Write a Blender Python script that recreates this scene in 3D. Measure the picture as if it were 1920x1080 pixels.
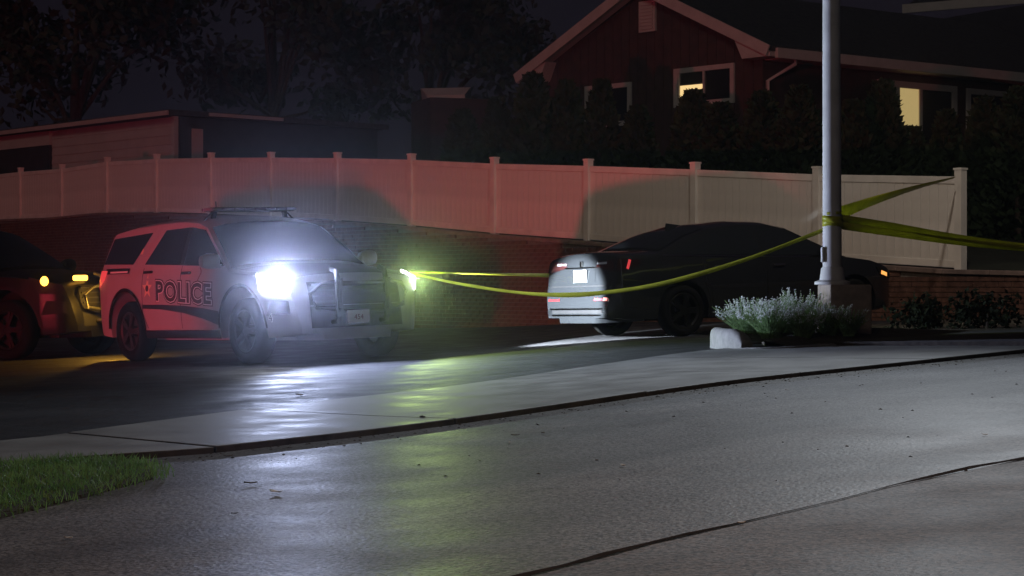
import bpy, math, random
import numpy as np
from mathutils import Vector, Matrix, Quaternion

random.seed(7)
rng = np.random.default_rng(7)
for o in list(bpy.data.objects):
    bpy.data.objects.remove(o)
scene = bpy.context.scene
C = scene.collection
R = math.radians

# ------------------------------------------------------------------ camera
CAM_H = 0.83
cam_d = bpy.data.cameras.new('camera')
cam = bpy.data.objects.new('camera', cam_d)
C.objects.link(cam)
cam.location = (0, 0, CAM_H)
cam.rotation_euler = (R(90), 0, 0)
cam_d.sensor_width = 36.0
cam_d.lens = 67.5
cam_d.shift_y = -10 / 1920
cam_d.clip_start = 0.1
cam_d.clip_end = 2000
scene.camera = cam

# ------------------------------------------------------------------ night sky
world = bpy.data.worlds.new('World')
scene.world = world
world.use_nodes = True
nt = world.node_tree
nt.nodes.clear()
w_out = nt.nodes.new('ShaderNodeOutputWorld')
w_bg = nt.nodes.new('ShaderNodeBackground')
w_sky = nt.nodes.new('ShaderNodeTexSky')
w_sky.sky_type = 'NISHITA'
w_sky.sun_disc = False
w_sky.sun_elevation = R(-4)
w_sky.sun_rotation = R(200)
w_mix = nt.nodes.new('ShaderNodeMix')
w_mix.data_type = 'RGBA'
w_mix.inputs[0].default_value = 0.9
w_mix.inputs[7].default_value = (0.165, 0.130, 0.205, 1)     # town glow on a clouded night sky
nt.links.new(w_sky.outputs[0], w_mix.inputs[6])
nt.links.new(w_mix.outputs[2], w_bg.inputs[0])
w_bg.inputs[1].default_value = 0.042
nt.links.new(w_bg.outputs[0], w_out.inputs[0])

# faint glow of the town from behind the camera
sun_d = bpy.data.lights.new('town_glow', 'SUN')
sun_d.energy = 0.13
sun_d.angle = R(10)
sun_d.color = (1.0, 0.82, 0.66)
sun = bpy.data.objects.new('town_glow', sun_d)
C.objects.link(sun)
sun.rotation_euler = Vector((0.42, 0.80, -0.42)).to_track_quat('-Z', 'Y').to_euler()

vs = scene.view_settings
vs.view_transform = 'Standard'
vs.look = 'None'
vs.exposure = 0.0
vs.gamma = 1.0
vs.use_curve_mapping = False
scene.cycles.use_denoising = True
scene.cycles.max_bounces = 6
scene.cycles.diffuse_bounces = 3
scene.cycles.glossy_bounces = 3
scene.cycles.transmission_bounces = 4
scene.cycles.volume_bounces = 0
scene.cycles.sample_clamp_indirect = 4.0
scene.cycles.caustics_reflective = False
scene.cycles.caustics_refractive = False


def lamp(name, kind, loc, power, color, parent=None, target=None, size=0.05, angle=None, blend=0.3):
    d = bpy.data.lights.new(name, kind)
    d.energy = power
    d.color = color
    d.shadow_soft_size = size
    if kind == 'SPOT':
        d.spot_size = R(angle)
        d.spot_blend = blend
    o = bpy.data.objects.new(name, d)
    C.objects.link(o)
    o.location = loc
    if target is not None:
        v = Vector(target) - Vector(loc)
        o.rotation_euler = v.to_track_quat('-Z', 'Y').to_euler()
    if parent is not None:
        o.parent = parent
    return o


# red flasher of the emergency vehicle that stands outside the picture, to the left
lamp('emergency_flasher', 'SPOT', (-14.5, 12.5, 0.12), 6000, (1.0, 0.06, 0.10),
     target=(-14.5 + 30 * math.sin(R(17)), 12.5 + 30 * math.cos(R(17)), 2.0), size=0.16, angle=61, blend=0.30)

# ------------------------------------------------------------------ helpers


def sstep(a, b, x):
    t = min(1, max(0, (x - a) / (b - a)))
    return t * t * (3 - 2 * t)


def g(x, y=0):
    """ground height: the street climbs gently to the right"""
    return 0.035 * max(-22, min(22, x)) + 0.08 * sstep(-1, 2, x)


def pix(px, py, drop=0.0):
    """where the ground lies for a spot of the photograph (used once to read off the plan)"""
    yv = 530 - 0.035 * (px - 960)
    Y = 3600 * (CAM_H + drop) / (py - yv)
    return ((px - 960) * Y / 3600, Y)


class MB:
    def __init__(self):
        self.v = []
        self.f = []

    def add(self, vs_, fs_):
        n = len(self.v)
        self.v.extend([tuple(p) for p in vs_])
        self.f.extend([tuple(i + n for i in f) for f in fs_])
        return self

    def box(self, c, s, rz=0.0, M=None):
        hx, hy, hz = s[0] / 2, s[1] / 2, s[2] / 2
        pts = []
        for dz in (-hz, hz):
            for dx, dy in ((-hx, -hy), (hx, -hy), (hx, hy), (-hx, hy)):
                cx = dx * math.cos(rz) - dy * math.sin(rz)
                cy = dx * math.sin(rz) + dy * math.cos(rz)
                p = Vector((cx, cy, dz))
                if M is not None:
                    p = M @ p
                pts.append((c[0] + p[0], c[1] + p[1], c[2] + p[2]))
        return self.add(pts, [(0, 3, 2, 1), (4, 5, 6, 7), (0, 1, 5, 4), (1, 2, 6, 5), (2, 3, 7, 6), (3, 0, 4, 7)])

    def bar(self, a, b, wx, wz):
        """rectangular bar from a to b, wx wide (horizontal), wz tall"""
        a, b = Vector(a), Vector(b)
        d = (b - a)
        L = d.length
        d.normalize()
        side = d.cross(Vector((0, 0, 1)))
        if side.length < 1e-3:
            side = Vector((1, 0, 0))
        side.normalize()
        up = side.cross(d)
        pts = []
        for p in (a, b):
            for sx, sz in ((-1, -1), (1, -1), (1, 1), (-1, 1)):
                pts.append(p + side * (sx * wx / 2) + up * (sz * wz / 2))
        return self.add(pts, [(0, 3, 2, 1), (4, 5, 6, 7), (0, 1, 5, 4), (1, 2, 6, 5), (2, 3, 7, 6), (3, 0, 4, 7)])

    def tube(self, pts, rad, n=10, cap=True):
        pts = [Vector(p) for p in pts]
        rads = rad if isinstance(rad, (list, tuple)) else [rad] * len(pts)
        base = len(self.v)
        for i, p in enumerate(pts):
            d = (pts[min(i + 1, len(pts) - 1)] - pts[max(i - 1, 0)]).normalized()
            a = d.orthogonal().normalized() if abs(d.z) < 0.99 else Vector((1, 0, 0))
            if abs(d.z) < 0.99:
                a = d.cross(Vector((0, 0, 1))).normalized()
            b = d.cross(a)
            for k in range(n):
                t = 2 * math.pi * k / n
                self.v.append(tuple(p + (a * math.cos(t) + b * math.sin(t)) * rads[i]))
        for i in range(len(pts) - 1):
            for k in range(n):
                k2 = (k + 1) % n
                self.f.append((base + i * n + k, base + i * n + k2, base + (i + 1) * n + k2, base + (i + 1) * n + k))
        if cap:
            self.f.append(tuple(base + k for k in range(n)))
            self.f.append(tuple(base + (len(pts) - 1) * n + k for k in reversed(range(n))))
        return self

    def lathe(self, prof, n=28, axis='z', c=(0, 0, 0), closed=False):
        base = len(self.v)
        for r, h in prof:
            for k in range(n):
                t = 2 * math.pi * k / n
                x, y = r * math.cos(t), r * math.sin(t)
                p = (x, y, h) if axis == 'z' else (x, h, y)
                self.v.append((p[0] + c[0], p[1] + c[1], p[2] + c[2]))
        m = len(prof)
        for i in range(m if closed else m - 1):
            i2 = (i + 1) % m
            for k in range(n):
                k2 = (k + 1) % n
                self.f.append((base + i * n + k, base + i * n + k2, base + i2 * n + k2, base + i2 * n + k))
        return self

    def grid(self, P):
        """P[i][j] rows of points"""
        base = len(self.v)
        n, m = len(P), len(P[0])
        for row in P:
            self.v.extend([tuple(p) for p in row])
        for i in range(n - 1):
            for j in range(m - 1):
                a = base + i * m + j
                self.f.append((a, a + 1, a + m + 1, a + m))
        return self

    def prism(self, pts, z0, z1):
        """extrude a plan polygon; z0, z1 numbers or functions of x, y"""
        f0 = z0 if callable(z0) else (lambda x, y: z0)
        f1 = z1 if callable(z1) else (lambda x, y: z1)
        n = len(pts)
        vs_ = [(x, y, f0(x, y)) for x, y in pts] + [(x, y, f1(x, y)) for x, y in pts]
        fs_ = [tuple(reversed(range(n))), tuple(range(n, 2 * n))]
        for i in range(n):
            j = (i + 1) % n
            fs_.append((i, j, n + j, n + i))
        return self.add(vs_, fs_)

    def mesh(self, name):
        me = bpy.data.meshes.new(name)
        me.from_pydata(self.v, [], self.f)
        me.update()
        return me

    def build(self, name, m, parent=None, smooth=False, bevel=0, loc=None, solid=0):
        me = self.mesh(name)
        o = bpy.data.objects.new(name, me)
        C.objects.link(o)
        if m is not None:
            me.materials.append(m)
        if smooth:
            for p in me.polygons:
                p.use_smooth = True
            try:
                me.set_sharp_from_angle(angle=R(smooth if smooth is not True else 42))
            except Exception:
                pass
        if solid:
            md = o.modifiers.new('thickness', 'SOLIDIFY')
            md.thickness = solid
            md.offset = -1
        if bevel:
            md = o.modifiers.new('edges', 'BEVEL')
            md.width = bevel
            md.segments = 2
            md.limit_method = 'ANGLE'
        if parent is not None:
            o.parent = parent
        if loc is not None:
            o.location = loc
        return o


def tag(o, label=None, cat=None, group=None, kind=None):
    if label:
        o['label'] = label
    if cat:
        o['category'] = cat
    if group:
        o['group'] = group
    if kind:
        o['kind'] = kind
    return o


def empty(name, loc, rz=0):
    o = bpy.data.objects.new(name, None)
    C.objects.link(o)
    o.location = loc
    o.rotation_euler = (0, 0, rz)
    o.empty_display_size = 0.2
    return o


def inst(name, me, parent=None, loc=(0, 0, 0), rot=(0, 0, 0), scale=(1, 1, 1)):
    o = bpy.data.objects.new(name, me)
    C.objects.link(o)
    o.location = loc
    o.rotation_euler = rot
    o.scale = scale
    if parent is not None:
        o.parent = parent
    return o


# ------------------------------------------------------------------ materials
M = {}


def mat(name, col, rough=0.6, metal=0.0, coat=0.0, var=0.0, vscale=6.0, bump=0.0, bscale=40.0, spec=0.5,
        emit=None, estr=0.0, rvar=0.0, col2=None):
    m = bpy.data.materials.new(name)
    m.use_nodes = True
    t = m.node_tree
    b = t.nodes['Principled BSDF']
    b.inputs['Base Color'].default_value = (*col, 1)
    b.inputs['Roughness'].default_value = rough
    b.inputs['Metallic'].default_value = metal
    b.inputs['Specular IOR Level'].default_value = spec
    b.inputs['Coat Weight'].default_value = coat
    b.inputs['Coat Roughness'].default_value = 0.05
    if emit:
        b.inputs['Emission Color'].default_value = (*emit, 1)
        b.inputs['Emission Strength'].default_value = estr
    if var or bump or rvar:
        tc = t.nodes.new('ShaderNodeTexCoord')
        n = t.nodes.new('ShaderNodeTexNoise')
        n.inputs['Scale'].default_value = vscale
        n.inputs['Detail'].default_value = 6
        t.links.new(tc.outputs['Object'], n.inputs['Vector'])
        if var:
            r = t.nodes.new('ShaderNodeValToRGB')
            c2 = col2 or tuple(min(1, c * (1 + var)) for c in col)
            c1 = tuple(c * (1 - var) for c in col)
            r.color_ramp.elements[0].position = 0.32
            r.color_ramp.elements[0].color = (*c1, 1)
            r.color_ramp.elements[1].position = 0.68
            r.color_ramp.elements[1].color = (*c2, 1)
            t.links.new(n.outputs['Fac'], r.inputs[0])
            t.links.new(r.outputs[0], b.inputs['Base Color'])
        if rvar:
            mr = t.nodes.new('ShaderNodeMapRange')
            mr.inputs[3].default_value = max(0.02, rough - rvar)
            mr.inputs[4].default_value = min(1, rough + rvar)
            mr.inputs[1].default_value = 0.3
            mr.inputs[2].default_value = 0.7
            t.links.new(n.outputs['Fac'], mr.inputs[0])
            t.links.new(mr.outputs[0], b.inputs['Roughness'])
        if bump:
            n2 = t.nodes.new('ShaderNodeTexNoise')
            n2.inputs['Scale'].default_value = bscale
            n2.inputs['Detail'].default_value = 4
            t.links.new(tc.outputs['Object'], n2.inputs['Vector'])
            bp = t.nodes.new('ShaderNodeBump')
            bp.inputs['Strength'].default_value = bump
            bp.inputs['Distance'].default_value = 0.01
            t.links.new(n2.outputs['Fac'], bp.inputs['Height'])
            t.links.new(bp.outputs[0], b.inputs['Normal'])
    M[name] = m
    return m


def asphalt(name, base, rough, rvar, bump, stone=90.0, patch=0.5, streak=0.0, spec=0.5):
    """stone-chip asphalt: speckle of aggregate, big worn patches, gloss that varies"""
    m = bpy.data.materials.new(name)
    m.use_nodes = True
    t = m.node_tree
    L = t.links.new
    b = t.nodes['Principled BSDF']
    b.inputs['Specular IOR Level'].default_value = spec
    tc = t.nodes.new('ShaderNodeTexCoord')
    big = t.nodes.new('ShaderNodeTexNoise')
    big.inputs['Scale'].default_value = patch
    big.inputs['Detail'].default_value = 5
    L(tc.outputs['Object'], big.inputs['Vector'])
    chips = t.nodes.new('ShaderNodeTexVoronoi')
    chips.inputs['Scale'].default_value = stone
    L(tc.outputs['Object'], chips.inputs['Vector'])
    fine = t.nodes.new('ShaderNodeTexNoise')
    fine.inputs['Scale'].default_value = stone * 0.55
    fine.inputs['Detail'].default_value = 3
    L(tc.outputs['Object'], fine.inputs['Vector'])
    sep = t.nodes.new('ShaderNodeSeparateColor')
    L(chips.outputs['Color'], sep.inputs[0])
    r1 = t.nodes.new('ShaderNodeMapRange')
    r1.inputs[1].default_value, r1.inputs[2].default_value = 0.0, 1.0
    r1.inputs[3].default_value, r1.inputs[4].default_value = 0.30, 1.9
    L(sep.outputs[0], r1.inputs[0])
    r2 = t.nodes.new('ShaderNodeMapRange')
    r2.inputs[1].default_value, r2.inputs[2].default_value = 0.3, 0.7
    r2.inputs[3].default_value, r2.inputs[4].default_value = 0.72, 1.28
    L(big.outputs['Fac'], r2.inputs[0])
    mul = t.nodes.new('ShaderNodeMath')
    mul.operation = 'MULTIPLY'
    L(r1.outputs[0], mul.inputs[0])
    L(r2.outputs[0], mul.inputs[1])
    if streak:      # wear bands that run along the street
        mp = t.nodes.new('ShaderNodeMapping')
        mp.inputs['Rotation'].default_value = (0, 0, -0.824)
        L(tc.outputs['Object'], mp.inputs['Vector'])
        mp2 = t.nodes.new('ShaderNodeMapping')
        mp2.inputs['Scale'].default_value = (0.10, 1.6, 1.0)
        L(mp.outputs[0], mp2.inputs['Vector'])
        sn_ = t.nodes.new('ShaderNodeTexNoise')
        sn_.inputs['Scale'].default_value = 1.0
        sn_.inputs['Detail'].default_value = 7
        L(mp2.outputs[0], sn_.inputs['Vector'])
        rs_ = t.nodes.new('ShaderNodeMapRange')
        rs_.inputs[1].default_value, rs_.inputs[2].default_value = 0.3, 0.7
        rs_.inputs[3].default_value, rs_.inputs[4].default_value = 1 - streak, 1 + streak
        L(sn_.outputs['Fac'], rs_.inputs[0])
        m2 = t.nodes.new('ShaderNodeMath')
        m2.operation = 'MULTIPLY'
        L(mul.outputs[0], m2.inputs[0])
        L(rs_.outputs[0], m2.inputs[1])
        mul = m2
    mc = t.nodes.new('ShaderNodeVectorMath')
    mc.operation = 'SCALE'
    mc.inputs[0].default_value = base
    L(mul.outputs[0], mc.inputs['Scale'])
    L(mc.outputs[0], b.inputs['Base Color'])
    r3 = t.nodes.new('ShaderNodeMapRange')
    r3.inputs[1].default_value, r3.inputs[2].default_value = 0.3, 0.7
    r3.inputs[3].default_value, r3.inputs[4].default_value = rough - rvar, rough + rvar
    mid = t.nodes.new('ShaderNodeTexNoise')
    mid.inputs['Scale'].default_value = patch * 3.1
    mid.inputs['Detail'].default_value = 6
    L(tc.outputs['Object'], mid.inputs['Vector'])
    L(mid.outputs['Fac'], r3.inputs[0])
    L(r3.outputs[0], b.inputs['Roughness'])
    bp = t.nodes.new('ShaderNodeBump')
    bp.inputs['Strength'].default_value = bump
    bp.inputs['Distance'].default_value = 0.012
    L(fine.outputs['Fac'], bp.inputs['Height'])
    bp2 = t.nodes.new('ShaderNodeBump')
    bp2.inputs['Strength'].default_value = bump * 0.6
    bp2.inputs['Distance'].default_value = 0.05
    L(mid.outputs['Fac'], bp2.inputs['Height'])
    L(bp.outputs[0], bp2.inputs['Normal'])
    L(bp2.outputs[0], b.inputs['Normal'])
    M[name] = m
    return m


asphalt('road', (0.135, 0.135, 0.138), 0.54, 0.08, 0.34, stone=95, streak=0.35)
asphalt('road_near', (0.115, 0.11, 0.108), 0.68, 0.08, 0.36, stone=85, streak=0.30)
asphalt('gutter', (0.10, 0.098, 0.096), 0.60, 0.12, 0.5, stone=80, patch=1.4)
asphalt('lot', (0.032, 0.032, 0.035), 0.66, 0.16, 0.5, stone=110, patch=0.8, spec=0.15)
mat('shaded_edge', (0.055, 0.052, 0.048), 0.95, spec=0.1, var=0.5, vscale=7)
mat('tar', (0.045, 0.042, 0.042), 1.0, spec=0.0, var=0.3, vscale=8, bump=0.3)
mat('concrete', (0.19, 0.186, 0.178), 0.6, var=0.22, vscale=2.2, bump=0.25, bscale=60, rvar=0.12)
mat('kerb_stone', (0.17, 0.162, 0.148), 0.8, var=0.25, vscale=14, bump=0.4, bscale=50)
mat('soil', (0.035, 0.026, 0.02), 0.95, var=0.5, vscale=12, bump=0.9, bscale=18)
mat('earth', (0.022, 0.026, 0.015), 0.95, var=0.4, vscale=3, bump=0.8, bscale=10)
mat('lawn_soil', (0.03, 0.028, 0.016), 0.95, var=0.4, vscale=9, bump=0.8, bscale=20)
mat('grass', (0.13, 0.32, 0.08), 0.5, var=0.4, vscale=5, col2=(0.28, 0.47, 0.15))
mat('vinyl', (0.72, 0.68, 0.63), 0.5, var=0.13, vscale=2.2, bump=0.05, bscale=25)
mat('brick', (0.12, 0.062, 0.046), 0.9, spec=0.08, var=0.35, vscale=9, bump=0.5, bscale=60)
mat('mortar', (0.16, 0.14, 0.125), 0.95, var=0.2, vscale=20, bump=0.4, bscale=70)
mat('coping', (0.20, 0.14, 0.12), 0.85, var=0.25, vscale=6, bump=0.3, bscale=40)
mat('barn_wood', (0.045, 0.020, 0.019), 0.8, var=0.3, vscale=4, bump=0.3, bscale=30)
mat('white_trim', (0.40, 0.38, 0.37), 0.55, var=0.08, vscale=3)
mat('roof_shingle', (0.035, 0.033, 0.034), 0.9, var=0.4, vscale=8, bump=0.5, bscale=30)
mat('siding', (0.42, 0.36, 0.35), 0.6, var=0.08, vscale=2)
mat('dark_door', (0.035, 0.03, 0.035), 0.6, var=0.2, vscale=3)
mat('night_glass', (0.01, 0.011, 0.013), 0.06, spec=0.6)
mat('warm_window', (0.5, 0.42, 0.25), 0.5, emit=(1.0, 0.70, 0.30), estr=1.0)
mat('dim_window', (0.4, 0.34, 0.2), 0.5, emit=(0.95, 0.70, 0.28), estr=0.42)
mat('bark', (0.06, 0.045, 0.035), 0.95, var=0.35, vscale=9, bump=0.8, bscale=25)
mat('evergreen', (0.028, 0.045, 0.022), 0.85, spec=0.15, var=0.4, vscale=3)
mat('leaf', (0.05, 0.06, 0.045), 0.85, spec=0.12, var=0.4, vscale=2)
mat('steel_pole', (0.40, 0.385, 0.38), 0.8, spec=0.2, var=0.12, vscale=5, bump=0.05)
mat('pedestal', (0.21, 0.165, 0.14), 0.9, var=0.25, vscale=8, bump=0.4, bscale=50)
mat('tape', (0.45, 0.45, 0.04), 0.35, var=0.12, vscale=7)
M['tape'].node_tree.nodes['Principled BSDF'].inputs['Subsurface Weight'].default_value = 0.0
mat('tape_print', (0.02, 0.02, 0.015), 0.5)
mat('sage_leaf', (0.20, 0.30, 0.13), 0.7, var=0.35, vscale=20)
mat('sage_flower', (0.70, 0.70, 0.70), 0.8, var=0.25, vscale=30)
mat('white_paint', (0.38, 0.375, 0.385), 0.30, coat=0.5, var=0.04, vscale=4, bump=0.0)
mat('black_paint', (0.005, 0.005, 0.006), 0.35, coat=0.0, spec=0.18, var=0.2, vscale=5)
mat('grey_paint', (0.021, 0.023, 0.026), 0.24, metal=0.45, coat=1.0)
mat('car_glass', (0.012, 0.014, 0.017), 0.05, spec=0.55)
mat('rubber', (0.007, 0.007, 0.007), 0.95, spec=0.05, var=0.2, vscale=20)
mat('rim_metal', (0.07, 0.07, 0.073), 0.4, metal=0.7)
mat('rim_black', (0.006, 0.006, 0.006), 0.5, spec=0.15)
mat('chrome', (0.72, 0.72, 0.72), 0.12, metal=1.0)
mat('black_plastic', (0.010, 0.010, 0.011), 0.65, spec=0.18, var=0.15, vscale=14)
mat('push_steel', (0.02, 0.02, 0.021), 0.4, metal=0.2)
mat('decal_dark', (0.02, 0.02, 0.03), 0.35)
mat('decal_white', (0.82, 0.81, 0.78), 0.3)
mat('decal_gold', (0.75, 0.62, 0.42), 0.35)
mat('decal_red', (0.16, 0.045, 0.055), 0.4)
mat('plate', (0.85, 0.84, 0.80), 0.35)
mat('plate_ink', (0.25, 0.08, 0.07), 0.5)
mat('head_lens', (0.9, 0.9, 0.9), 0.1, emit=(0.86, 0.90, 1.0), estr=60)
mat('head_unlit', (0.012, 0.012, 0.013), 0.5, spec=0.08)
mat('amber_lamp', (0.7, 0.35, 0.04), 0.3, emit=(1.0, 0.46, 0.05), estr=6.0)
mat('amber_marker', (0.7, 0.3, 0.04), 0.3, emit=(1.0, 0.42, 0.10), estr=1.3)
mat('red_lens', (0.25, 0.01, 0.012), 0.15, spec=0.6)
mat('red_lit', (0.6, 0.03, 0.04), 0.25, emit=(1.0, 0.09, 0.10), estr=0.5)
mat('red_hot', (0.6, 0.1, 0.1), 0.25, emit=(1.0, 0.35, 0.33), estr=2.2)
mat('tail_dark', (0.022, 0.007, 0.007), 0.15, spec=0.6)
mat('clear_lens', (0.18, 0.19, 0.21), 0.12, spec=0.6)
mat('bar_lens', (0.12, 0.13, 0.17), 0.18, spec=0.6)
mat('litter_white', (0.75, 0.74, 0.70), 0.7)
mat('dead_leaf', (0.075, 0.05, 0.03), 0.85, var=0.3, vscale=30)
mat('lamp_lens', (0.9, 0.85, 0.8), 0.3, emit=(1.0, 0.9, 0.8), estr=3)



def translucent(name, f):
    """thin leaves let part of the light through"""
    t = M[name].node_tree
    b = t.nodes['Principled BSDF']
    o = t.nodes['Material Output']
    tr = t.nodes.new('ShaderNodeBsdfTranslucent')
    src = b.inputs['Base Color'].links[0].from_socket
    t.links.new(src, tr.inputs[0])
    mx = t.nodes.new('ShaderNodeMixShader')
    mx.inputs[0].default_value = f
    t.links.new(b.outputs[0], mx.inputs[1])
    t.links.new(tr.outputs[0], mx.inputs[2])
    t.links.new(mx.outputs[0], o.inputs[0])


for nm_ in ('grass', 'sage_leaf', 'sage_flower', 'tape'):
    translucent(nm_, 0.45)

# ------------------------------------------------------------------ plan of the street
P0 = Vector((-1.84, 10.06))
U = Vector((0.679, 0.734)).normalized()
N = Vector((-U.y, U.x))


def tn(t, n):
    p = P0 + U * t + N * n
    return (p.x, p.y)


def sheet(name, c00, c10, c11, c01, nu, nv, off, m, parent=None, rough_edge=0):
    rows = []
    for i in range(nu + 1):
        a = i / nu
        row = []
        for j in range(nv + 1):
            b = j / nv
            x = (c00[0] * (1 - a) + c10[0] * a) * (1 - b) + (c01[0] * (1 - a) + c11[0] * a) * b
            y = (c00[1] * (1 - a) + c10[1] * a) * (1 - b) + (c01[1] * (1 - a) + c11[1] * a) * b
            if rough_edge and j in (0, nv):
                k = rough_edge * math.sin(i * 1.7 + 1.3 * math.sin(i * 0.6)) * (random.random() * 0.6 + 0.4)
                x += N.x * k
                y += N.y * k
            row.append((x, y, g(x, y) + off))
        rows.append(row)
    o = MB().grid([list(r) for r in zip(*rows)]).build(name, m, parent, smooth=True)
    return o


# the broad ground under everything
gm = MB()
xs = [-900, -300, -100, -50] + list(np.linspace(-30, 30, 31)) + [50, 100, 300, 900]
ys = [-900, -300, -100, -40, -20, 0, 10, 20, 30, 40, 60, 100, 300, 900]
gm.grid([[(x, y, g(x, y) - 0.26) for x in xs] for y in ys])
tag(gm.build('ground', M['earth'], smooth=True), kind='structure')

road = sheet('road', tn(-40, -4.52), tn(60, -4.52), tn(60, -0.42), tn(-40, -0.42), 260, 8, -0.020, M['road'])
tag(road, kind='structure')
near = sheet('road_lane', tn(-40, -14), tn(60, -14), tn(60, -4.55), tn(-40, -4.55), 400, 10, -0.010, M['road_near'], rough_edge=0.012)
tag(near, kind='structure')
gut = sheet('gutter', tn(-40, -0.44), tn(60, -0.44), tn(60, 0.08), tn(-40, 0.08), 300, 4, -0.030, M['gutter'], rough_edge=0.02)
tag(gut, kind='structure')
# tar-sealed seam between the two lanes
seam = []
for i in range(501):
    t_ = -40 + 100 * i / 500
    wv = .02 * math.sin(t_ * .9) + .015 * math.sin(t_ * 3.7 + 1) + random.uniform(-.008, .008)
    hw_ = .014 + .006 * math.sin(t_ * 2.3) + random.uniform(-.006, .008)
    r_ = []
    for q in (-1, 1):
        x, y = tn(t_, -4.55 + wv + q * hw_)
        r_.append((x, y, g(x) - .006))
    seam.append(r_)
tag(MB().grid([list(r) for r in zip(*seam)]).build('tar_seam', M['tar'], None), kind='structure')
bed0 = sheet('road_base', tn(-40, -14.2), tn(60, -14.2), tn(60, 0.2), tn(-40, 0.2), 100, 6, -0.10, M['soil'])
tag(bed0, kind='structure')

# parking lot, from the pavement back to the brick wall
def wall_xy(k, d=0.0):
    """a spot on the fence line: k counts posts, d metres in front (towards the street)"""
    x = -14.2 + 1.723 * k
    y = 55.12 - 2.26 * k
    return (x - 0.795 * d, y - 0.606 * d)


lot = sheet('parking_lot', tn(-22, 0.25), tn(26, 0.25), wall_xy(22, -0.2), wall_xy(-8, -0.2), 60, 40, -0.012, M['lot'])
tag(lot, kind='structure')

# concrete pavement slabs across the lot's entrance
pave = empty('pavement', (0, 0, 0))
tag(pave, kind='structure')
ts = [-14.2, -12.2, -10.2, -8.2, -6.4, -4.7, -3.0, -1.35, 0.36, 2.2, 4.05, 5.9, 7.8, 10.0]


def back_n(t):
    return float(np.interp(t, [-14, -3, 0.15, 2.2, 9.8, 10.2], [1.7, 1.7, 1.76, 2.36, 3.6, 3.6]))


def front_n(t):
    return float(np.interp(t, [-14, -1.0, -0.3, 0.3, 12], [0.5, 0.5, 0.30, 0.0, 0.0]))


for i in range(len(ts) - 1):
    a, b = ts[i] + 0.007, ts[i + 1] - 0.007
    sk = 0.30
    sk1 = 0.30
    p = []
    nseg = 8
    dz = random.uniform(-0.004, 0.004)
    front = [(a + (b - a) * q / nseg, front_n(a + (b - a) * q / nseg)) for q in range(nseg + 1)]
    back = [(a + sk + (b + sk1 - a - sk) * q / nseg, back_n(a + (b - a) * q / nseg)) for q in range(nseg + 1)]
    rows = []
    for q in range(nseg + 1):
        r_ = []
        for s in range(7):
            f = s / 6
            t_, n_ = front[q][0] * (1 - f) + back[q][0] * f, front[q][1] * (1 - f) + back[q][1] * f
            x, y = tn(t_, n_)
            r_.append((x, y, g(x, y) + 0.006 + dz))
        rows.append(r_)
    sm = MB().grid([list(r) for r in zip(*rows)])
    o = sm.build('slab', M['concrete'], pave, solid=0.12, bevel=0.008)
    o.data.materials.append(M['shaded_edge'])  # slab rims coloured dark to stand for the shade on the kerb lip
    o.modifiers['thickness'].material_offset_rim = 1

# lawn tongue at the left (kerb-side grass) and its blades
lawn_tn = [(-14, 0.47), (-1.0, 0.47), (-0.45, 0.30), (-0.30, 0.0), (-0.42, -0.5), (-0.75, -0.95), (-1.35, -1.30), (-2.2, -1.75), (-3.2, -1.95), (-14, -2.0)]
lp = [tn(*q) for q in lawn_tn]
lm = MB().prism(list(reversed(lp)), lambda x, y: g(x, y) - 0.12, lambda x, y: g(x, y) + 0.004)
lawn = lm.build('lawn', M['lawn_soil'], bevel=0.03)
tag(lawn, kind='structure')


def in_poly(x, y, poly):
    c = False
    j = len(poly) - 1
    for i in range(len(poly)):
        xi, yi = poly[i]
        xj, yj = poly[j]
        if (yi > y) != (yj > y) and x < (xj - xi) * (y - yi) / (yj - yi) + xi:
            c = not c
        j = i
    return c


def blades(n, sampler, hmin, hmax, wid, lean=0.5):
    v, f = [], []
    for _ in range(n):
        x, y, z = sampler()
        h = random.uniform(hmin, hmax)
        a = random.uniform(0, 6.283)
        l = random.gauss(0, lean) * h
        b = random.uniform(0, 6.283)
        dx, dy = math.cos(a) * wid, math.sin(a) * wid
        lx, ly = math.cos(b) * l, math.sin(b) * l
        k = len(v)
        v += [(x - dx, y - dy, z), (x + dx, y + dy, z), (x + dx * .7 + lx * .45, y + dy * .7 + ly * .45, z + h * .6),
              (x - dx * .7 + lx * .45, y - dy * .7 + ly * .45, z + h * .6), (x + lx, y + ly, z + h)]
        f += [(k, k + 1, k + 2, k + 3), (k + 3, k + 2, k + 4)]
    mb = MB()
    mb.v, mb.f = v, f
    return mb


def lawn_sample():
    while True:
        t_ = -0.25 - abs(random.gauss(0, 2.2))
        n_ = random.uniform(-2.0, 0.5)
        x, y = tn(t_, n_)
        if t_ > -9 and in_poly(t_ + random.gauss(0, .05), n_ + random.gauss(0, .05), lawn_tn):
            return x, y, g(x, y) - 0.012


tag(blades(22000, lawn_sample, 0.018, 0.062, 0.0028, 0.75).build('grass', M['grass']),
    'short green kerbside grass lit at the lower left corner', 'grass', kind='stuff')

# ------------------------------------------------------------------ hillside behind the wall
ZTOP = {0: 4.01, 1: 3.97, 2: 4.02, 3: 3.95, 4: 3.83, 5: 3.69, 6: 3.53, 7: 3.35, 8: 3.13, 9: 2.95, 10: 2.75, 11: 2.54, 12: 2.38}
FH = 1.36


def ztop(k):
    return float(np.interp(k, [-3] + list(range(13)) + [20], [4.05] + [ZTOP[i] for i in range(13)] + [1.9]))


def zbase(k):
    return ztop(k) - FH


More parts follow.
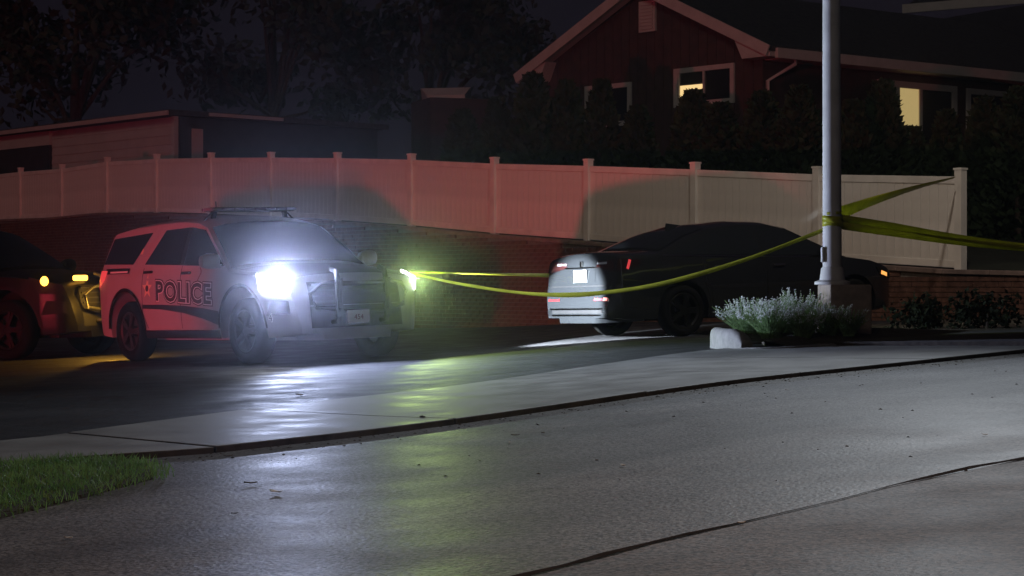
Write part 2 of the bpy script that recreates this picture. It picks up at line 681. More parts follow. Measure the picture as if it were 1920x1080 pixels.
hill = MB()
rows = []
for d in [-0.02, -0.6, -2, -5, -9, -14, -22, -40, -120]:
    row = []
    for k in list(np.linspace(-30, 40, 71)):
        x, y = wall_xy(k, d)
        z = zbase(max(-3, min(20, k))) - 0.06 + 0.05 * min(40, abs(d)) + 0.08 * math.sin(k * 1.3 + d)*min(1, abs(d))
        row.append((x, y, z))
    rows.append(row)
hill.grid(rows)
tag(hill.build('hillside', M['earth'], smooth=True), kind='structure')

# ------------------------------------------------------------------ brick retaining wall
FDIR = Vector((1.723, -2.26)).normalized()
FSTEP = math.hypot(1.723, 2.26)
FANG = math.atan2(FDIR.y, FDIR.x)
wall = empty('brick_retaining_wall', (*wall_xy(0, 0), 0))
tag(wall, 'long low brown-red brick retaining wall under the white fence, behind the cars', 'wall')
WD = 0.16     # wall centre in front of the fence line
core = MB()
K0, K1 = -3.0, 21.0
nseg = 96
rowsA, rowsB = [], []
ox, oy = wall_xy(0, 0)
for i in range(nseg + 1):
    k = K0 + (K1 - K0) * i / nseg
    fx, fy = wall_xy(k, WD + 0.10)
    bx_, by_ = wall_xy(k, -0.04)
    zt_ = zbase(k) - 0.065
    rowsA.append([(fx - ox, fy - oy, g(fx, fy) - 0.2), (fx - ox, fy - oy, zt_), (bx_ - ox, by_ - oy, zt_), (bx_ - ox, by_ - oy, g(fx, fy) - 0.2)])
core.grid(rowsA)
core.build('mortar_core', M['mortar'], wall)
# coping stones
nc = 80
for i in range(nc):
    ka = K0 + (K1 - K0) * i / nc
    kb = K0 + (K1 - K0) * (i + 1) / nc
    a = wall_xy(ka, WD - 0.02)
    b = wall_xy(kb, WD - 0.02)
    e = 0.006
    A = Vector((a[0] - ox, a[1] - oy, zbase(ka) - 0.03))
    B = Vector((b[0] - ox, b[1] - oy, zbase(kb) - 0.03))
    d = (B - A).normalized() * e
    MB().bar(A + d, B - d, 0.36, 0.065).build('coping_stone', M['coping'], wall, bevel=0.008)
# bricks: the ones seen between the two cars are objects, the rest one mass
bl, bh, bd = 0.215, 0.066, 0.05
brick_me = MB().box((0, 0, 0), (bl, bd, bh)).mesh('brick')
brick_me.materials.append(M['brick'])
rest = MB()
cand = []
course = 0.077
pitch = bl + 0.011
total = (K1 - K0) * FSTEP
for r in range(45):
    zc = -0.85 + course * (r + 0.5)
    s = -(0.5 * pitch if r % 2 else 0)
    while s < total:
        k = K0 + s / FSTEP
        x, y = wall_xy(k, WD + 0.10 + 0.0)
        zlow = g(x, y)
        if zc - 0.03 > zlow - 0.1 and zc + 0.035 < zbase(k) - 0.07:
            px = 960 + 3600 * x / y
            cand.append((0 if 790 < px < 1075 else 1, abs(px - 950), x, y, zc))
        s += pitch
cand.sort()
for i, (a, b, x, y, zc) in enumerate(cand):
    jit = random.uniform(-0.004, 0.006)
    x2, y2 = x + N.x * 0 + FDIR.y * jit * 0, y
    cx, cy = x - 0.795 * (0.0 + jit), y - 0.606 * (0.0 + jit)
    if i < 300:
        inst('brick', brick_me, wall, (cx - ox, cy - oy, zc), (0, 0, FANG))
    else:
        rest.box((cx - ox, cy - oy, zc), (bl, bd, bh), FANG)
tag(rest.build('bricks', M['brick'], wall), kind='stuff')

# ------------------------------------------------------------------ vinyl fence
fence = empty('vinyl_fence', (*wall_xy(0, 0), zbase(0)))
tag(fence, 'long white vinyl privacy fence with capped posts on the brick wall', 'fence')
oz = zbase(0)
FL = -0.10
post_me = MB().box((0, 0, 0.73), (0.127, 0.127, 1.50)).mesh('fence_post')
post_me.materials.append(M['vinyl'])
cap_me = MB().box((0, 0, 0.012), (0.15, 0.15, 0.03)).add(
    [(-.075, -.075, .027), (.075, -.075, .027), (.075, .075, .027), (-.075, .075, .027), (0, 0, .030)],
    [(0, 1, 4), (1, 2, 4), (2, 3, 4), (3, 0, 4)]).mesh('post_cap')
cap_me.materials.append(M['vinyl'])
nb = 16
bw = (FSTEP - 0.127) / nb
board_me = MB().box((0, 0, 0), (bw - 0.008, 0.022, FH - 0.20)).mesh('board')
board_me.materials.append(M['vinyl'])
for k in range(-2, 13):
    x, y = wall_xy(k, FL)
    lean = R(4.5) * max(0, (4 - k) / 5)
    p = inst('post', post_me, fence, (x - ox, y - oy, zbase(k) - oz - 0.02), (0, 0, FANG))
    q = inst('cap', cap_me, p, (0, 0, 1.48))
    if k < 12:
        xb, yb = wall_xy(k + 1, FL)
        za, zb_ = ztop(k) - oz, ztop(k + 1) - oz
        A = Vector((x - ox, y - oy, za))
        B = Vector((xb - ox, yb - oy, zb_))
        d = (B - A).normalized() * 0.065
        MB().bar(A + d - Vector((0, 0, .055)), B - d - Vector((0, 0, .055)), 0.05, 0.11).build('top_rail', M['vinyl'], fence, bevel=0.006)
        MB().bar(A + d - Vector((0, 0, FH - .075)), B - d - Vector((0, 0, FH - .075)), 0.05, 0.11).build('bottom_rail', M['vinyl'], fence, bevel=0.006)
        for i in range(nb):
            f = (0.0635 + bw * (i + 0.5)) / FSTEP
            c = A.lerp(B, f)
            inst('board', board_me, fence, (c.x, c.y, c.z - FH / 2 - 0.005), (0, 0, FANG))

# ------------------------------------------------------------------ the house on the right


def frame_rect(mb, o, ux, z0, z1, a0, a1, w, dep, nrm):
    """window trim: four bars round a rectangle a0..a1 along ux, z0..z1"""
    def P(a, z):
        return (o[0] + ux[0] * a + nrm[0] * dep, o[1] + ux[1] * a + nrm[1] * dep, z)
    mb.bar(P(a0 - w, z1 + w / 2), P(a1 + w, z1 + w / 2), 0.06, w)
    mb.bar(P(a0 - w, z0 - w / 2), P(a1 + w, z0 - w / 2), 0.06, w)
    ang = math.atan2(ux[1], ux[0])
    for a in (a0 - w / 2, a1 + w / 2):
        p = P(a, (z0 + z1) / 2)
        mb.box(p, (w, 0.06, z1 - z0 - 0.002), ang)


HC = Vector((5.95, 45.6))
HL = Vector((0.80, 51.1))
gu = (HL - HC).normalized()                 # along the gable wall, to the left
gl = (HL - HC).length
gn = Vector((-gu.y, gu.x))
if gn.y > 0:
    gn = -gn                                 # faces the camera
su = Vector((0.80, 0.60)).normalized()       # along the long side, to the right and back
sn = Vector((su.y, -su.x))
SLEN = 13.0
ZE, ZP, ZG = 6.50, 8.27, 2.0
house = empty('gabled_house', (HC.x, HC.y, ZG))
tag(house, 'dark red gabled house with pale trim and a lit window, upper right', 'house')


def hl(p):
    return (p[0] - HC.x, p[1] - HC.y, p[2] - ZG)


hm = MB()
A = HC
B = HL
Cc = HC + su * SLEN
Dd = HL + su * SLEN
mid = (A + B) / 2
midb = mid + su * SLEN
vsx = [(A.x, A.y, ZG), (B.x, B.y, ZG), (Dd.x, Dd.y, ZG), (Cc.x, Cc.y, ZG),
       (A.x, A.y, ZE), (B.x, B.y, ZE), (Dd.x, Dd.y, ZE), (Cc.x, Cc.y, ZE), (mid.x, mid.y, ZP - .12), (midb.x, midb.y, ZP - .12)]
hm.add([hl(p) for p in vsx], [(0, 4, 8, 5, 1), (3, 2, 6, 9, 7), (0, 3, 7, 4), (1, 5, 6, 2)])
hm.build('wall', M['barn_wood'], house)
# vertical battens of the gable siding
for i in range(1, 26):
    a = gl * i / 26
    p = A + gu * a + gn * 0.012
    zt_ = ZE + (ZP - .12 - ZE) * (1 - abs(a - gl / 2) / (gl / 2)) - 0.05
    MB().box(hl((p.x, p.y, (ZG + 1.5 + zt_) / 2)), (0.035, 0.02, zt_ - ZG - 1.5), math.atan2(gu.y, gu.x)).build('batten', M['barn_wood'], house)
# roof slabs with overhang
OV = 0.55
slope = (ZP - ZE) / (gl / 2)
fr = gn * 0.45
rm = MB()
for sgn, end in ((1, A), (-1, B)):
    out = (-gu if sgn > 0 else gu)
    e0 = end + out * OV
    zl = ZE - slope * OV
    p0 = e0 + fr
    p1 = mid + fr
    p2 = midb + su * 0.4
    p3 = e0 + su * (SLEN + 0.4)
    vv = [hl((p0.x, p0.y, zl + .02)), hl((p1.x, p1.y, ZP + .02)), hl((p2.x, p2.y, ZP + .02)), hl((p3.x, p3.y, zl + .02)),
          hl((p0.x, p0.y, zl + .14)), hl((p1.x, p1.y, ZP + .14)), hl((p2.x, p2.y, ZP + .14)), hl((p3.x, p3.y, zl + .14))]
    MB().add(vv, [(0, 1, 2, 3), (7, 6, 5, 4), (0, 4, 5, 1), (2, 6, 7, 3), (3, 7, 4, 0), (1, 5, 6, 2)]).build('roof', M['roof_shingle'], house)
    # rake board and its wide soffit
    q0, q1 = e0 + fr * 1.04, mid + fr * 1.04
    MB().bar(hl((q0.x, q0.y, zl + .02)), hl((q1.x, q1.y, ZP + .02)), 0.04, 0.26).build('rake_board', M['white_trim'], house)
    MB().add([hl((p0.x, p0.y, zl - .01)), hl((p1.x, p1.y, ZP - .01)), hl((mid.x + gn.x * .02, mid.y + gn.y * .02, ZP - .01)),
              hl((e0.x + gn.x * .02, e0.y + gn.y * .02, zl - .01))], [(0, 1, 2, 3)]).build('soffit', M['white_trim'], house, solid=0.02)
    # boxed eave return
    r0 = end + out * 0.02
    r1 = end + out * (OV + 0.0)
    ret = MB()
    pts = [(r1, zl - .10), (r1, zl + .0), (end - out * 0.55, ZE + slope * 0.30), (end - out * 0.30, zl - .10)]
    for d_ in (0.40, 0.0):
        for q, z in pts:
            ret.v.append(hl((q.x + gn.x * d_, q.y + gn.y * d_, z)))
    ret.f += [(0, 1, 2, 3), (7, 6, 5, 4), (0, 4, 5, 1), (1, 5, 6, 2), (2, 6, 7, 3), (3, 7, 4, 0)]
    ret.build('eave_return', M['white_trim'], house)
# eave fascia and gutter along the long side
e0 = A - gu * OV + fr * 0.5
e1 = A - gu * OV + su * (SLEN + .3)
zl = ZE - slope * OV
MB().bar(hl((e0.x - gu.x * .05, e0.y - gu.y * .05, zl - .02)), hl((e1.x - gu.x * .05, e1.y - gu.y * .05, zl - .02)), 0.10, 0.24).build('fascia', M['white_trim'], house, bevel=.01)
e0 = A - gu * .02 + su * .05
e1 = A - gu * .02 + su * SLEN
MB().add([hl((p.x, p.y, zl - .13)) for p in (e0, e1, e1 - gu * (OV + .02), e0 - gu * (OV + .02))], [(0, 1, 2, 3)]).build('side_soffit', M['white_trim'], house, solid=.02)
# downspout elbow by the corner
d0 = A - gu * (OV - .05) + su * 0.55
d1 = A - gu * 0.06 + su * 0.10
MB().tube([hl((d0.x, d0.y, zl - .12)), hl((d0.x, d0.y, zl - .22)), hl((d1.x, d1.y, zl - .62)), hl((d1.x, d1.y, ZG + .2))], 0.05, 8).build('downspout', M['white_trim'], house, smooth=True)
# louvred gable vent
vo = A + gu * (gl / 2 - 0.10)
vm = MB()
vang = math.atan2(gu.y, gu.x)
pv = vo + gn * 0.05
vent = MB().box(hl((pv.x, pv.y, 7.52)), (0.55, 0.07, 0.78), vang).build('gable_vent', M['white_trim'], house)
for i in range(8):
    pl = vo + gn * 0.10
    MB().box(hl((pl.x, pl.y, 7.22 + i * 0.086)), (0.44, 0.035, 0.05), vang).build('louvre', M['white_trim'], vent)


def window(o, ux, nrm, a0, a1, z0, z1, panes, w=0.12, mull=0.05):
    """trim frame (the part) with its panes; panes: list of (f0, f1, g0, g1, material)"""
    fm = MB()
    def L3(p):
        return hl(p)
    oo = hl((o.x, o.y, 0))
    frame_rect(fm, oo, ux, z0 - ZG, z1 - ZG, a0, a1, w, 0.05, nrm)
    for f0, f1, g0, g1, mt in panes[:-1]:
        if f1 < 0.99:
            a = a0 + (a1 - a0) * f1
            p = (oo[0] + ux[0] * a + nrm[0] * .045, oo[1] + ux[1] * a + nrm[1] * .045, (z0 + z1) / 2 - ZG)
            fm.box(p, (mull, 0.05, z1 - z0 - .004), math.atan2(ux[1], ux[0]))
    fr_ = fm.build('window', M['white_trim'], house)
    for f0, f1, g0, g1, mt in panes:
        aa, ab = a0 + (a1 - a0) * f0 + .01, a0 + (a1 - a0) * f1 - .01
        za, zb2 = z0 + (z1 - z0) * g0 + .005 - ZG, z0 + (z1 - z0) * g1 - .005 - ZG
        c = ((aa + ab) / 2, (za + zb2) / 2)
        p = (oo[0] + ux[0] * c[0] + nrm[0] * .022, oo[1] + ux[1] * c[0] + nrm[1] * .022, c[1])
        MB().box(p, (ab - aa, 0.012, zb2 - za), math.atan2(ux[1], ux[0])).build('pane', mt, fr_)
    return fr_


NG, WW, DW = M['night_glass'], M['warm_window'], M['dim_window']
# gable windows (a runs from the near corner leftwards)
window(A, gu, gn, 0.95, 2.65, 5.28, 6.00, [(0.0, 0.50, 0, 1, NG), (0.50, 0.98, 0, 0.58, WW), (0.50, 0.98, 0.60, 1, NG)])
window(A, gu, gn, 4.35, 5.75, 4.95, 5.80, [(0.0, 0.50, 0, 1, NG), (0.5, 1.0, 0, 1, NG)])
# long-side windows
window(A, su, sn, 4.10, 6.75, 4.3, 5.75, [(0.0, 0.22, 0, 1, NG), (0.22, 0.54, 0, 1, DW), (0.54, 1.0, 0, 1, NG)], w=0.16, mull=0.10)
window(A, su, sn, 7.45, 10.2, 4.3, 5.75, [(0.0, 0.5, 0, 1, NG), (0.5, 1.0, 0, 1, NG)], w=0.14)

# ------------------------------------------------------------------ neighbour roof, far right top
nh = empty('neighbour_house', (20.5, 66.0, 3.0))
tag(nh, 'far dark house whose pale eave shows at the upper right corner', 'house')
MB().box((0, 0, 3.4), (11, 8, 6.8), R(30)).build('wall', M['dark_door'], nh)
MB().bar((-7.2, -0.6, 7.15), (4.6, -4.8, 7.6), 0.12, 0.30).build('fascia', M['white_trim'], nh)
rr = MB()
rr.add([(-7.2, -.6, 7.2), (4.6, -4.8, 7.65), (7.6, 3.2, 9.6), (-4.2, 7.4, 9.2), (-7.2, -.6, 7.1), (4.6, -4.8, 7.5), (7.6, 3.2, 9.4), (-4.2, 7.4, 9.0)],
       [(0, 1, 2, 3), (7, 6, 5, 4), (0, 4, 5, 1), (1, 5, 6, 2), (2, 6, 7, 3), (3, 7, 4, 0)]).build('roof', M['roof_shingle'], nh)

# ------------------------------------------------------------------ garage on the left
GC = Vector((-9.28, 53.0))
ga = Vector((-0.67, 0.74)).normalized()
gb = Vector((0.74, 0.67)).normalized()
gn2 = Vector((-ga.y, ga.x))
if gn2.y > 0:
    gn2 = -gn2
gar = empty('garage', (GC.x, GC.y, 2.4))
tag(gar, 'flat roofed pale sided garage behind the fence on the left', 'garage')


def gL(p, z):
    return (p.x - GC.x, p.y - GC.y, z - 2.4)


def boxwall(a, b, z0, z1, th, name, m):
    d = (b - a).normalized()
    c = (a + b) / 2
    return MB().box(gL(c, (z0 + z1) / 2), ((b - a).length, th, z1 - z0), math.atan2(d.y, d.x)).build(name, m, gar)


GZ = 5.42
nsd = 12
for i in range(nsd):   # lap siding courses
    z0 = 2.4 + i * (GZ - 2.4) / nsd
    c = GC + ga * 3.4 - gn2 * 0.1
    b = MB()
    p = [GC + ga * 0.02, GC + ga * 6.9]
    hh = (GZ - 2.4) / nsd
    vv = [gL(p[0] - gn2 * .1, z0), gL(p[1] - gn2 * .1, z0), gL(p[1] - gn2 * .1, z0 + hh), gL(p[0] - gn2 * .1, z0 + hh),
          gL(p[0] + gn2 * .022, z0), gL(p[1] + gn2 * .022, z0), gL(p[1] + gn2 * .0, z0 + hh), gL(p[0] + gn2 * .0, z0 + hh)]
    MB().add(vv, [(0, 3, 2, 1), (4, 5, 6, 7), (0, 1, 5, 4), (1, 2, 6, 5), (2, 3, 7, 6), (3, 0, 4, 7)]).build('siding_course', M['siding'], gar)
boxwall(GC + ga * 6.95, GC + ga * 13, 2.4, GZ - .4, 0.14, 'garage_door', M['dark_door'])
boxwall(GC + ga * 6.92, GC + ga * 13, GZ - .42, GZ, 0.2, 'door_header', M['siding'])
MB().box(gL(GC + gn2 * .03, (GZ + 2.4) / 2), (0.14, 0.14, GZ - 2.4), math.atan2(ga.y, ga.x)).build('corner_board', M['white_trim'], gar)
boxwall(GC + gb * .08, GC + gb * 7.0, 2.4, GZ, 0.14, 'side_wall', M['dark_door'])
sd = GC + gb * 0.62 + Vector((gb.y, -gb.x)) * 0.12
MB().box(gL(sd, 4.15), (0.34, 0.06, 1.9), math.atan2(gb.y, gb.x)).build('side_door', M['siding'], gar)
rp = [GC - gb * 0.0 + gn2 * 0.35 - ga * .25, GC + ga * 13.2 + gn2 * .35, GC + ga * 13.2 + gb * 7.3, GC + gb * 7.3 - ga * .25]
MB().prism([gL(p, 0)[:2] for p in rp], GZ + .01 - 2.4, GZ + .16 - 2.4).build('roof', M['roof_shingle'], gar)
e = GC + gb * 0.9 - ga * .29
e2 = GC + gb * 3.4 - ga * .29
MB().bar(gL(e, GZ + .09), gL(e2, GZ + .09), .05, .09).build('drip_edge', M['white_trim'], gar)
e = GC + gn2 * .38 - ga * .2
e2 = GC + ga * 13.2 + gn2 * .38
MB().bar(gL(e, GZ + .07), gL(e2, GZ + .07), .05, .12).build('fascia', M['siding'], gar)

# small pale shed roof peeking over the hedge
sh = empty('garden_shed', (-1.9, 60.0, 3.6))
tag(sh, 'small shed with pale roof edge left of the gabled house', 'shed')
MB().box((0, 0, 1.45), (2.0, 2.0, 2.9), R(20)).build('wall', M['barn_wood'], sh)
MB().add([(-.7, -.6, 3.02), (.45, -.9, 3.02), (.62, -.55, 3.28), (-.95, -.2, 3.28), (-.7, -.6, 2.92), (.45, -.9, 2.92), (.62, .9, 3.0), (-.95, .9, 3.0)],
         [(0, 1, 2, 3), (4, 7, 6, 5), (0, 4, 5, 1), (1, 5, 6, 2), (2, 6, 7, 3), (3, 7, 4, 0)]).build('roof', M['white_trim'], sh)


# ------------------------------------------------------------------ trees
def leafcloud(centres, per, spread, size, flat=1.0):
    v, f = [], []
    for c, r in centres:
        for _ in range(per):
            d = rng.normal(size=3)
            d /= np.linalg.norm(d)
            p = np.array(c) + d * r * (rng.random() ** 0.45) * np.array([1, 1, flat])
            a = rng.normal(size=3)
            a /= np.linalg.norm(a)
            b = np.cross(a, rng.normal(size=3))
            b /= np.linalg.norm(b)
            s = size * rng.uniform(0.6, 1.4)
            k = len(v)
            v += [tuple(p - a * s), tuple(p + b * s * .5), tuple(p + a * s), tuple(p - b * s * .5)]
            f.append((k, k + 1, k + 2, k + 3))
    mb = MB()
    mb.v, mb.f = v, f
    return mb


def arborvitae_mesh(seed, h=5.0, r=0.95):
    v, f = [], []
    rs = np.random.default_rng(seed)
    for _ in range(3400):
        t = rs.random() ** 0.8
        z = 0.15 + t * (h - .15)
        prof = (1 - t) ** 0.72 * (0.75 + .25 * math.sin(3.1 * min(1, t * 2.2 + .2)))
        ang = rs.random() * 6.283
        lump = 1 + 0.16 * math.sin(ang * 3 + z * 1.7 + seed) + 0.10 * math.sin(ang * 7 - z * 3.1)
        rad = r * prof * lump * (0.55 + .45 * rs.random() ** .5) + .03
        p = np.array([math.cos(ang) * rad, math.sin(ang) * rad, z])
        up = np.array([math.cos(ang) * .45, math.sin(ang) * .45, 1.0]) + rs.normal(size=3) * .28
        up /= np.linalg.norm(up)
        side = np.cross(up, rs.normal(size=3))
        side /= np.linalg.norm(side)
        s = rs.uniform(.10, .20)
        k = len(v)
        v += [tuple(p), tuple(p + side * s * .42 + up * s * .6), tuple(p + up * s * 1.35), tuple(p - side * s * .42 + up * s * .6)]
        f.append((k, k + 1, k + 2, k + 3))
    mb = MB()
    mb.v, mb.f = v, f
    me = mb.mesh('foliage')
    me.materials.append(M['evergreen'])
    return me


arb = [arborvitae_mesh(s) for s in (3, 5, 9)]
trunk_me = MB().tube([(0, 0, 0), (0.02, 0, 1.5), (0, 0.02, 4.2)], [.09, .07, .02], 7).mesh('trunk')
trunk_me.materials.append(M['bark'])
arb_spots = [  # x px, top y px, depth, label
    (868, 212, 45, 'dark evergreen left of the small shed roof, leftmost of the hedge trees'),
    (932, 190, 45, 'dark evergreen under the small pale shed roof'),
    (1000, 146, 43, 'dark evergreen whose tip touches the gable\'s left eave'),
    (1062, 158, 43, 'dark evergreen in front of the gable wall\'s left end'),
    (1128, 158, 43, 'dark evergreen covering the unlit gable window'),
    (1196, 205, 42, 'short dark evergreen between the two gable windows'),
    (1300, 176, 41.5, 'dark evergreen whose tip cuts into the lit gable window'),
    (1352, 200, 41, 'dark evergreen below the right half of the gable window'),
    (1428, 178, 40.5, 'dark evergreen under the house\'s near corner'),
    (1500, 168, 40, 'dark evergreen just left of the light pole'),
    (1600, 196, 39.5, 'dark evergreen just right of the light pole'),
    (1655, 160, 40, 'tall dark evergreen left of the lit side window'),
    (1712, 244, 40, 'short dark evergreen under the lit side window'),
    (1775, 215, 39, 'dark evergreen above the fence\'s right end post'),
    (1846, 190, 38, 'dark evergreen right of the fence\'s end, second from the frame edge'),
    (1910, 172, 37, 'dark evergreen at the right edge of the picture'),
]
for i, (px, py, Y, lab) in enumerate(arb_spots):
    x = (px - 960) * Y / 3600
    zt_ = CAM_H + (530 - py) * Y / 3600
    zb_ = 1.25 if px > 1500 else 1.8
    h = zt_ - zb_
    t = empty('evergreen_tree', (x, Y, zb_), random.uniform(0, 6))
    tag(t, lab, 'tree', 'evergreens in the hedge before the house')
    wsc = random.uniform(.95, 1.2) * (0.85 if px == 1712 else 1)
    inst('foliage', arb[i % 3], t, scale=(wsc, wsc, h / 5.0))
    inst('trunk', trunk_me, t, scale=(1, 1, h / 5.0))


def broad_tree(name, loc, h, r, seed, label):
    rs = random.Random(seed)
    t = empty(name, loc)
    tag(t, label, 'tree', 'broad trees in the dark background')
    tr = MB()
    tr.tube([(0, 0, -.3), (0.1, 0, h * .25), (0, .1, h * .5), (.1, 0, h * .8)], [.32, .25, .17, .05], 9)
    cs = []
    for i in range(9):
        a = rs.uniform(0, 6.28)
        z = h * rs.uniform(.45, .9)
        rr_ = r * rs.uniform(.35, .8)
        e_ = (math.cos(a) * rr_, math.sin(a) * rr_, z)
        tr.tube([(0, 0, h * rs.uniform(.3, .5)), (e_[0] * .5, e_[1] * .5, z * .85), e_], [.11, .07, .02], 6)
        cs.append((e_, r * rs.uniform(.28, .5)))
    for i in range(16):
        a = rs.uniform(0, 6.28)
        z = h * rs.uniform(.4, 1.0)
        q = r * (1 - abs(z / h - .65)) * rs.uniform(.3, .95)
        cs.append(((math.cos(a) * q, math.sin(a) * q, z), r * rs.uniform(.22, .42)))
    tr.build('trunk', M['bark'], t, smooth=True)
    leafcloud(cs, 170, 1, .20, .8).build('crown', M['leaf'], t)
    return t


broad_tree('broad_tree', (-15.5, 68, 2.5), 10.5, 4.0, 1, 'broad dark tree behind the garage at the upper left corner')
broad_tree('broad_tree', (-9.0, 72, 2.5), 12.0, 4.6, 2, 'broad dark tree rising behind the garage\'s right end')
broad_tree('broad_tree', (-3.2, 74, 2.5), 11.0, 4.2, 3, 'broad dark tree between garage and gabled house')

# ------------------------------------------------------------------ text
def text_mesh(s, size, ext=0.0, offset=0.0, align='CENTER', space=1.0):
    cu = bpy.data.curves.new('lettering_source', 'FONT')
    cu.body = s
    cu.size = size
    cu.extrude = ext
    cu.offset = offset
    cu.align_x = align
    cu.align_y = 'CENTER'
    cu.space_character = space
    cu.resolution_u = 3
    o = bpy.data.objects.new('lettering_source', cu)
    C.objects.link(o)
    dg = bpy.context.evaluated_depsgraph_get()
    dg.update()
    me = o.evaluated_get(dg).to_mesh()
    v = [tuple(q.co) for q in me.vertices]
    f = [tuple(p.vertices) for p in me.polygons]
    o.evaluated_get(dg).to_mesh_clear()
    bpy.data.objects.remove(o)
    bpy.data.curves.remove(cu)
    mb = MB()
    mb.v, mb.f = v, f
    return mb


# ------------------------------------------------------------------ cars
class Car:
    def __init__(self, top, width, prof, zb, zfloor, axles, rw, arch, drop=0.07, topcut=None):
        self.tx = [p[0] for p in top]
        self.tz = [p[1] for p in top]
        self.wx = [p[0] for p in width]
        self.ww = [p[1] for p in width]
        self.pz = [p[0] for p in prof]
        self.pw = [p[1] for p in prof]
        self.zb0, self.zf, self.axles, self.rw, self.arch = zb, zfloor, axles, rw, arch
        self.drop = drop
        self.x0, self.x1 = top[0][0], top[-1][0]

    def zt(self, x):
        s = 0.02
        a = 0
        for d, w in ((-s, .25), (0, .5), (s, .25)):
            a += w * float(np.interp(min(self.x1, max(self.x0, x + d)), self.tx, self.tz))
        return a

    def ze(self, x):
        zt = self.zt(x)
        return max(self.zb(x) + .03, zt - min(self.drop, max(.02, (zt - .3) * .12)))

    def zb(self, x):
        z = self.zb0 + 0.10 * max(0, (abs(x) - 2.0)) ** 1.2
        for ax in self.axles:
            d = abs(x - ax)
            if d < self.arch:
                z = max(z, self.rw + math.sqrt(self.arch ** 2 - d * d))
        return z

    def w(self, x, z):
        return float(np.interp(x, self.wx, self.ww)) * float(np.interp(z, self.pz, self.pw))

    def top(self, x, f):
        ze, zt = self.ze(x), self.zt(x)
        return ze + (zt - ze) * (1 - abs(f) ** 3)

    def end_x(self, y, z, front=True):
        """x of the nose (or tail) skin at height z"""
        a, b = (self.x1 - 1.1, self.x1) if front else (self.x0 + .95, self.x0)
        for _ in range(36):
            m_ = (a + b) / 2
            we = self.w(m_, self.ze(m_))
            if abs(y) > we:
                zz = -1
            else:
                zz = self.top(m_, y / we)
            if zz > z:
                a = m_
            else:
                b = m_
        return (a + b) / 2

    def stations(self):
        xs_ = set(self.tx) | set(np.arange(self.x0, self.x1, .09))
        for ax in self.axles:
            for i in range(25):
                xs_.add(ax - self.arch * math.cos(math.pi * i / 24))
            xs_.add(ax - self.arch - .004)
            xs_.add(ax + self.arch + .004)
        out = []
        for x in sorted(xs_):
            if not out or x - out[-1] > .003:
                out.append(x)
        return out

    def body(self):
        rows = []
        for x in self.stations():
            zb, ze = self.zb(x), self.ze(x)
            wb = self.w(x, zb)
            half = [(0, self.zf), (min(.60, wb * .6), self.zf), (min(.62, wb * .62), max(zb, self.zf)), (wb - .03, zb)]
            for i in range(13):
                z = zb + (ze - zb) * i / 12
                half.append((self.w(x, z), z))
            we = self.w(x, ze)
            for f in (.985, .95, .88, .75, .5, .25, 0):
                half.append((we * f, self.top(x, f)))
            row = [(x, -y, z) for y, z in half] + [(x, y, z) for y, z in reversed(half[1:-1])]
            rows.append(row)
        mb = MB()
        n = len(rows[0])
        for r in rows:
            mb.v.extend(r)
        for i in range(len(rows) - 1):
            for j in range(n):
                j2 = (j + 1) % n
                mb.f.append((i * n + j, (i + 1) * n + j, (i + 1) * n + j2, i * n + j2))
        mb.f.append(tuple(range(n)))
        mb.f.append(tuple(reversed([(len(rows) - 1) * n + j for j in range(n)])))
        return mb

    def side_patch(self, s, bl, br, tr, tl, nu=8, nv=5, off=.006):
        P = []
        for j in range(nv + 1):
            b = j / nv
            row = []
            for i in range(nu + 1):
                a = i / nu
                x = (bl[0] * (1 - a) + br[0] * a) * (1 - b) + (tl[0] * (1 - a) + tr[0] * a) * b
                z = (bl[1] * (1 - a) + br[1] * a) * (1 - b) + (tl[1] * (1 - a) + tr[1] * a) * b
                row.append((x, s * (self.w(x, z) + off), z))
            P.append(row)
        if s > 0:
            P = [list(reversed(r)) for r in P]
        return MB().grid(P)

    def side_strip(self, s, line, wid, off=.004, n=6):
        """thin strip along a polyline of (x, z, half width optional)"""
        mb = MB()
        pts = []
        for a, b in zip(line[:-1], line[1:]):
            for i in range(n):
                t = i / n
                pts.append(tuple(a[q] * (1 - t) + b[q] * t for q in range(len(a))))
        pts.append(line[-1])
        P = [[], []]
        for i, p in enumerate(pts):
            q0, q1 = pts[max(0, i - 1)], pts[min(len(pts) - 1, i + 1)]
            dx, dz = q1[0] - q0[0], q1[1] - q0[1]
            l = math.hypot(dx, dz) or 1
            hw = (p[2] if len(p) > 2 else wid) / 2
            for r_, sg in ((0, -1), (1, 1)):
                x, z = p[0] - dz / l * hw * sg, p[1] + dx / l * hw * sg
                P[r_].append((x, s * (self.w(x, z) + off), z))
        if s > 0:
            P = [list(reversed(r)) for r in P]
        return mb.grid(P)

    def end_patch(self, front, y0, y1, z0a, z0b, z1a, z1b, nu=8, nv=4, off=.008):
        """patch on the nose or tail: y0..y1, lower edge z0a->z0b, upper z1a->z1b"""
        P = []
        sg = 1 if front else -1
        for j in range(nv + 1):
            b = j / nv
            row = []
            for i in range(nu + 1):
                a = i / nu
                y = y0 + (y1 - y0) * a
                z = (z0a * (1 - a) + z0b * a) * (1 - b) + (z1a * (1 - a) + z1b * a) * b
                row.append((self.end_x(y, z, front) + sg * off, y, z))
            P.append(row)
        return MB().grid(P)

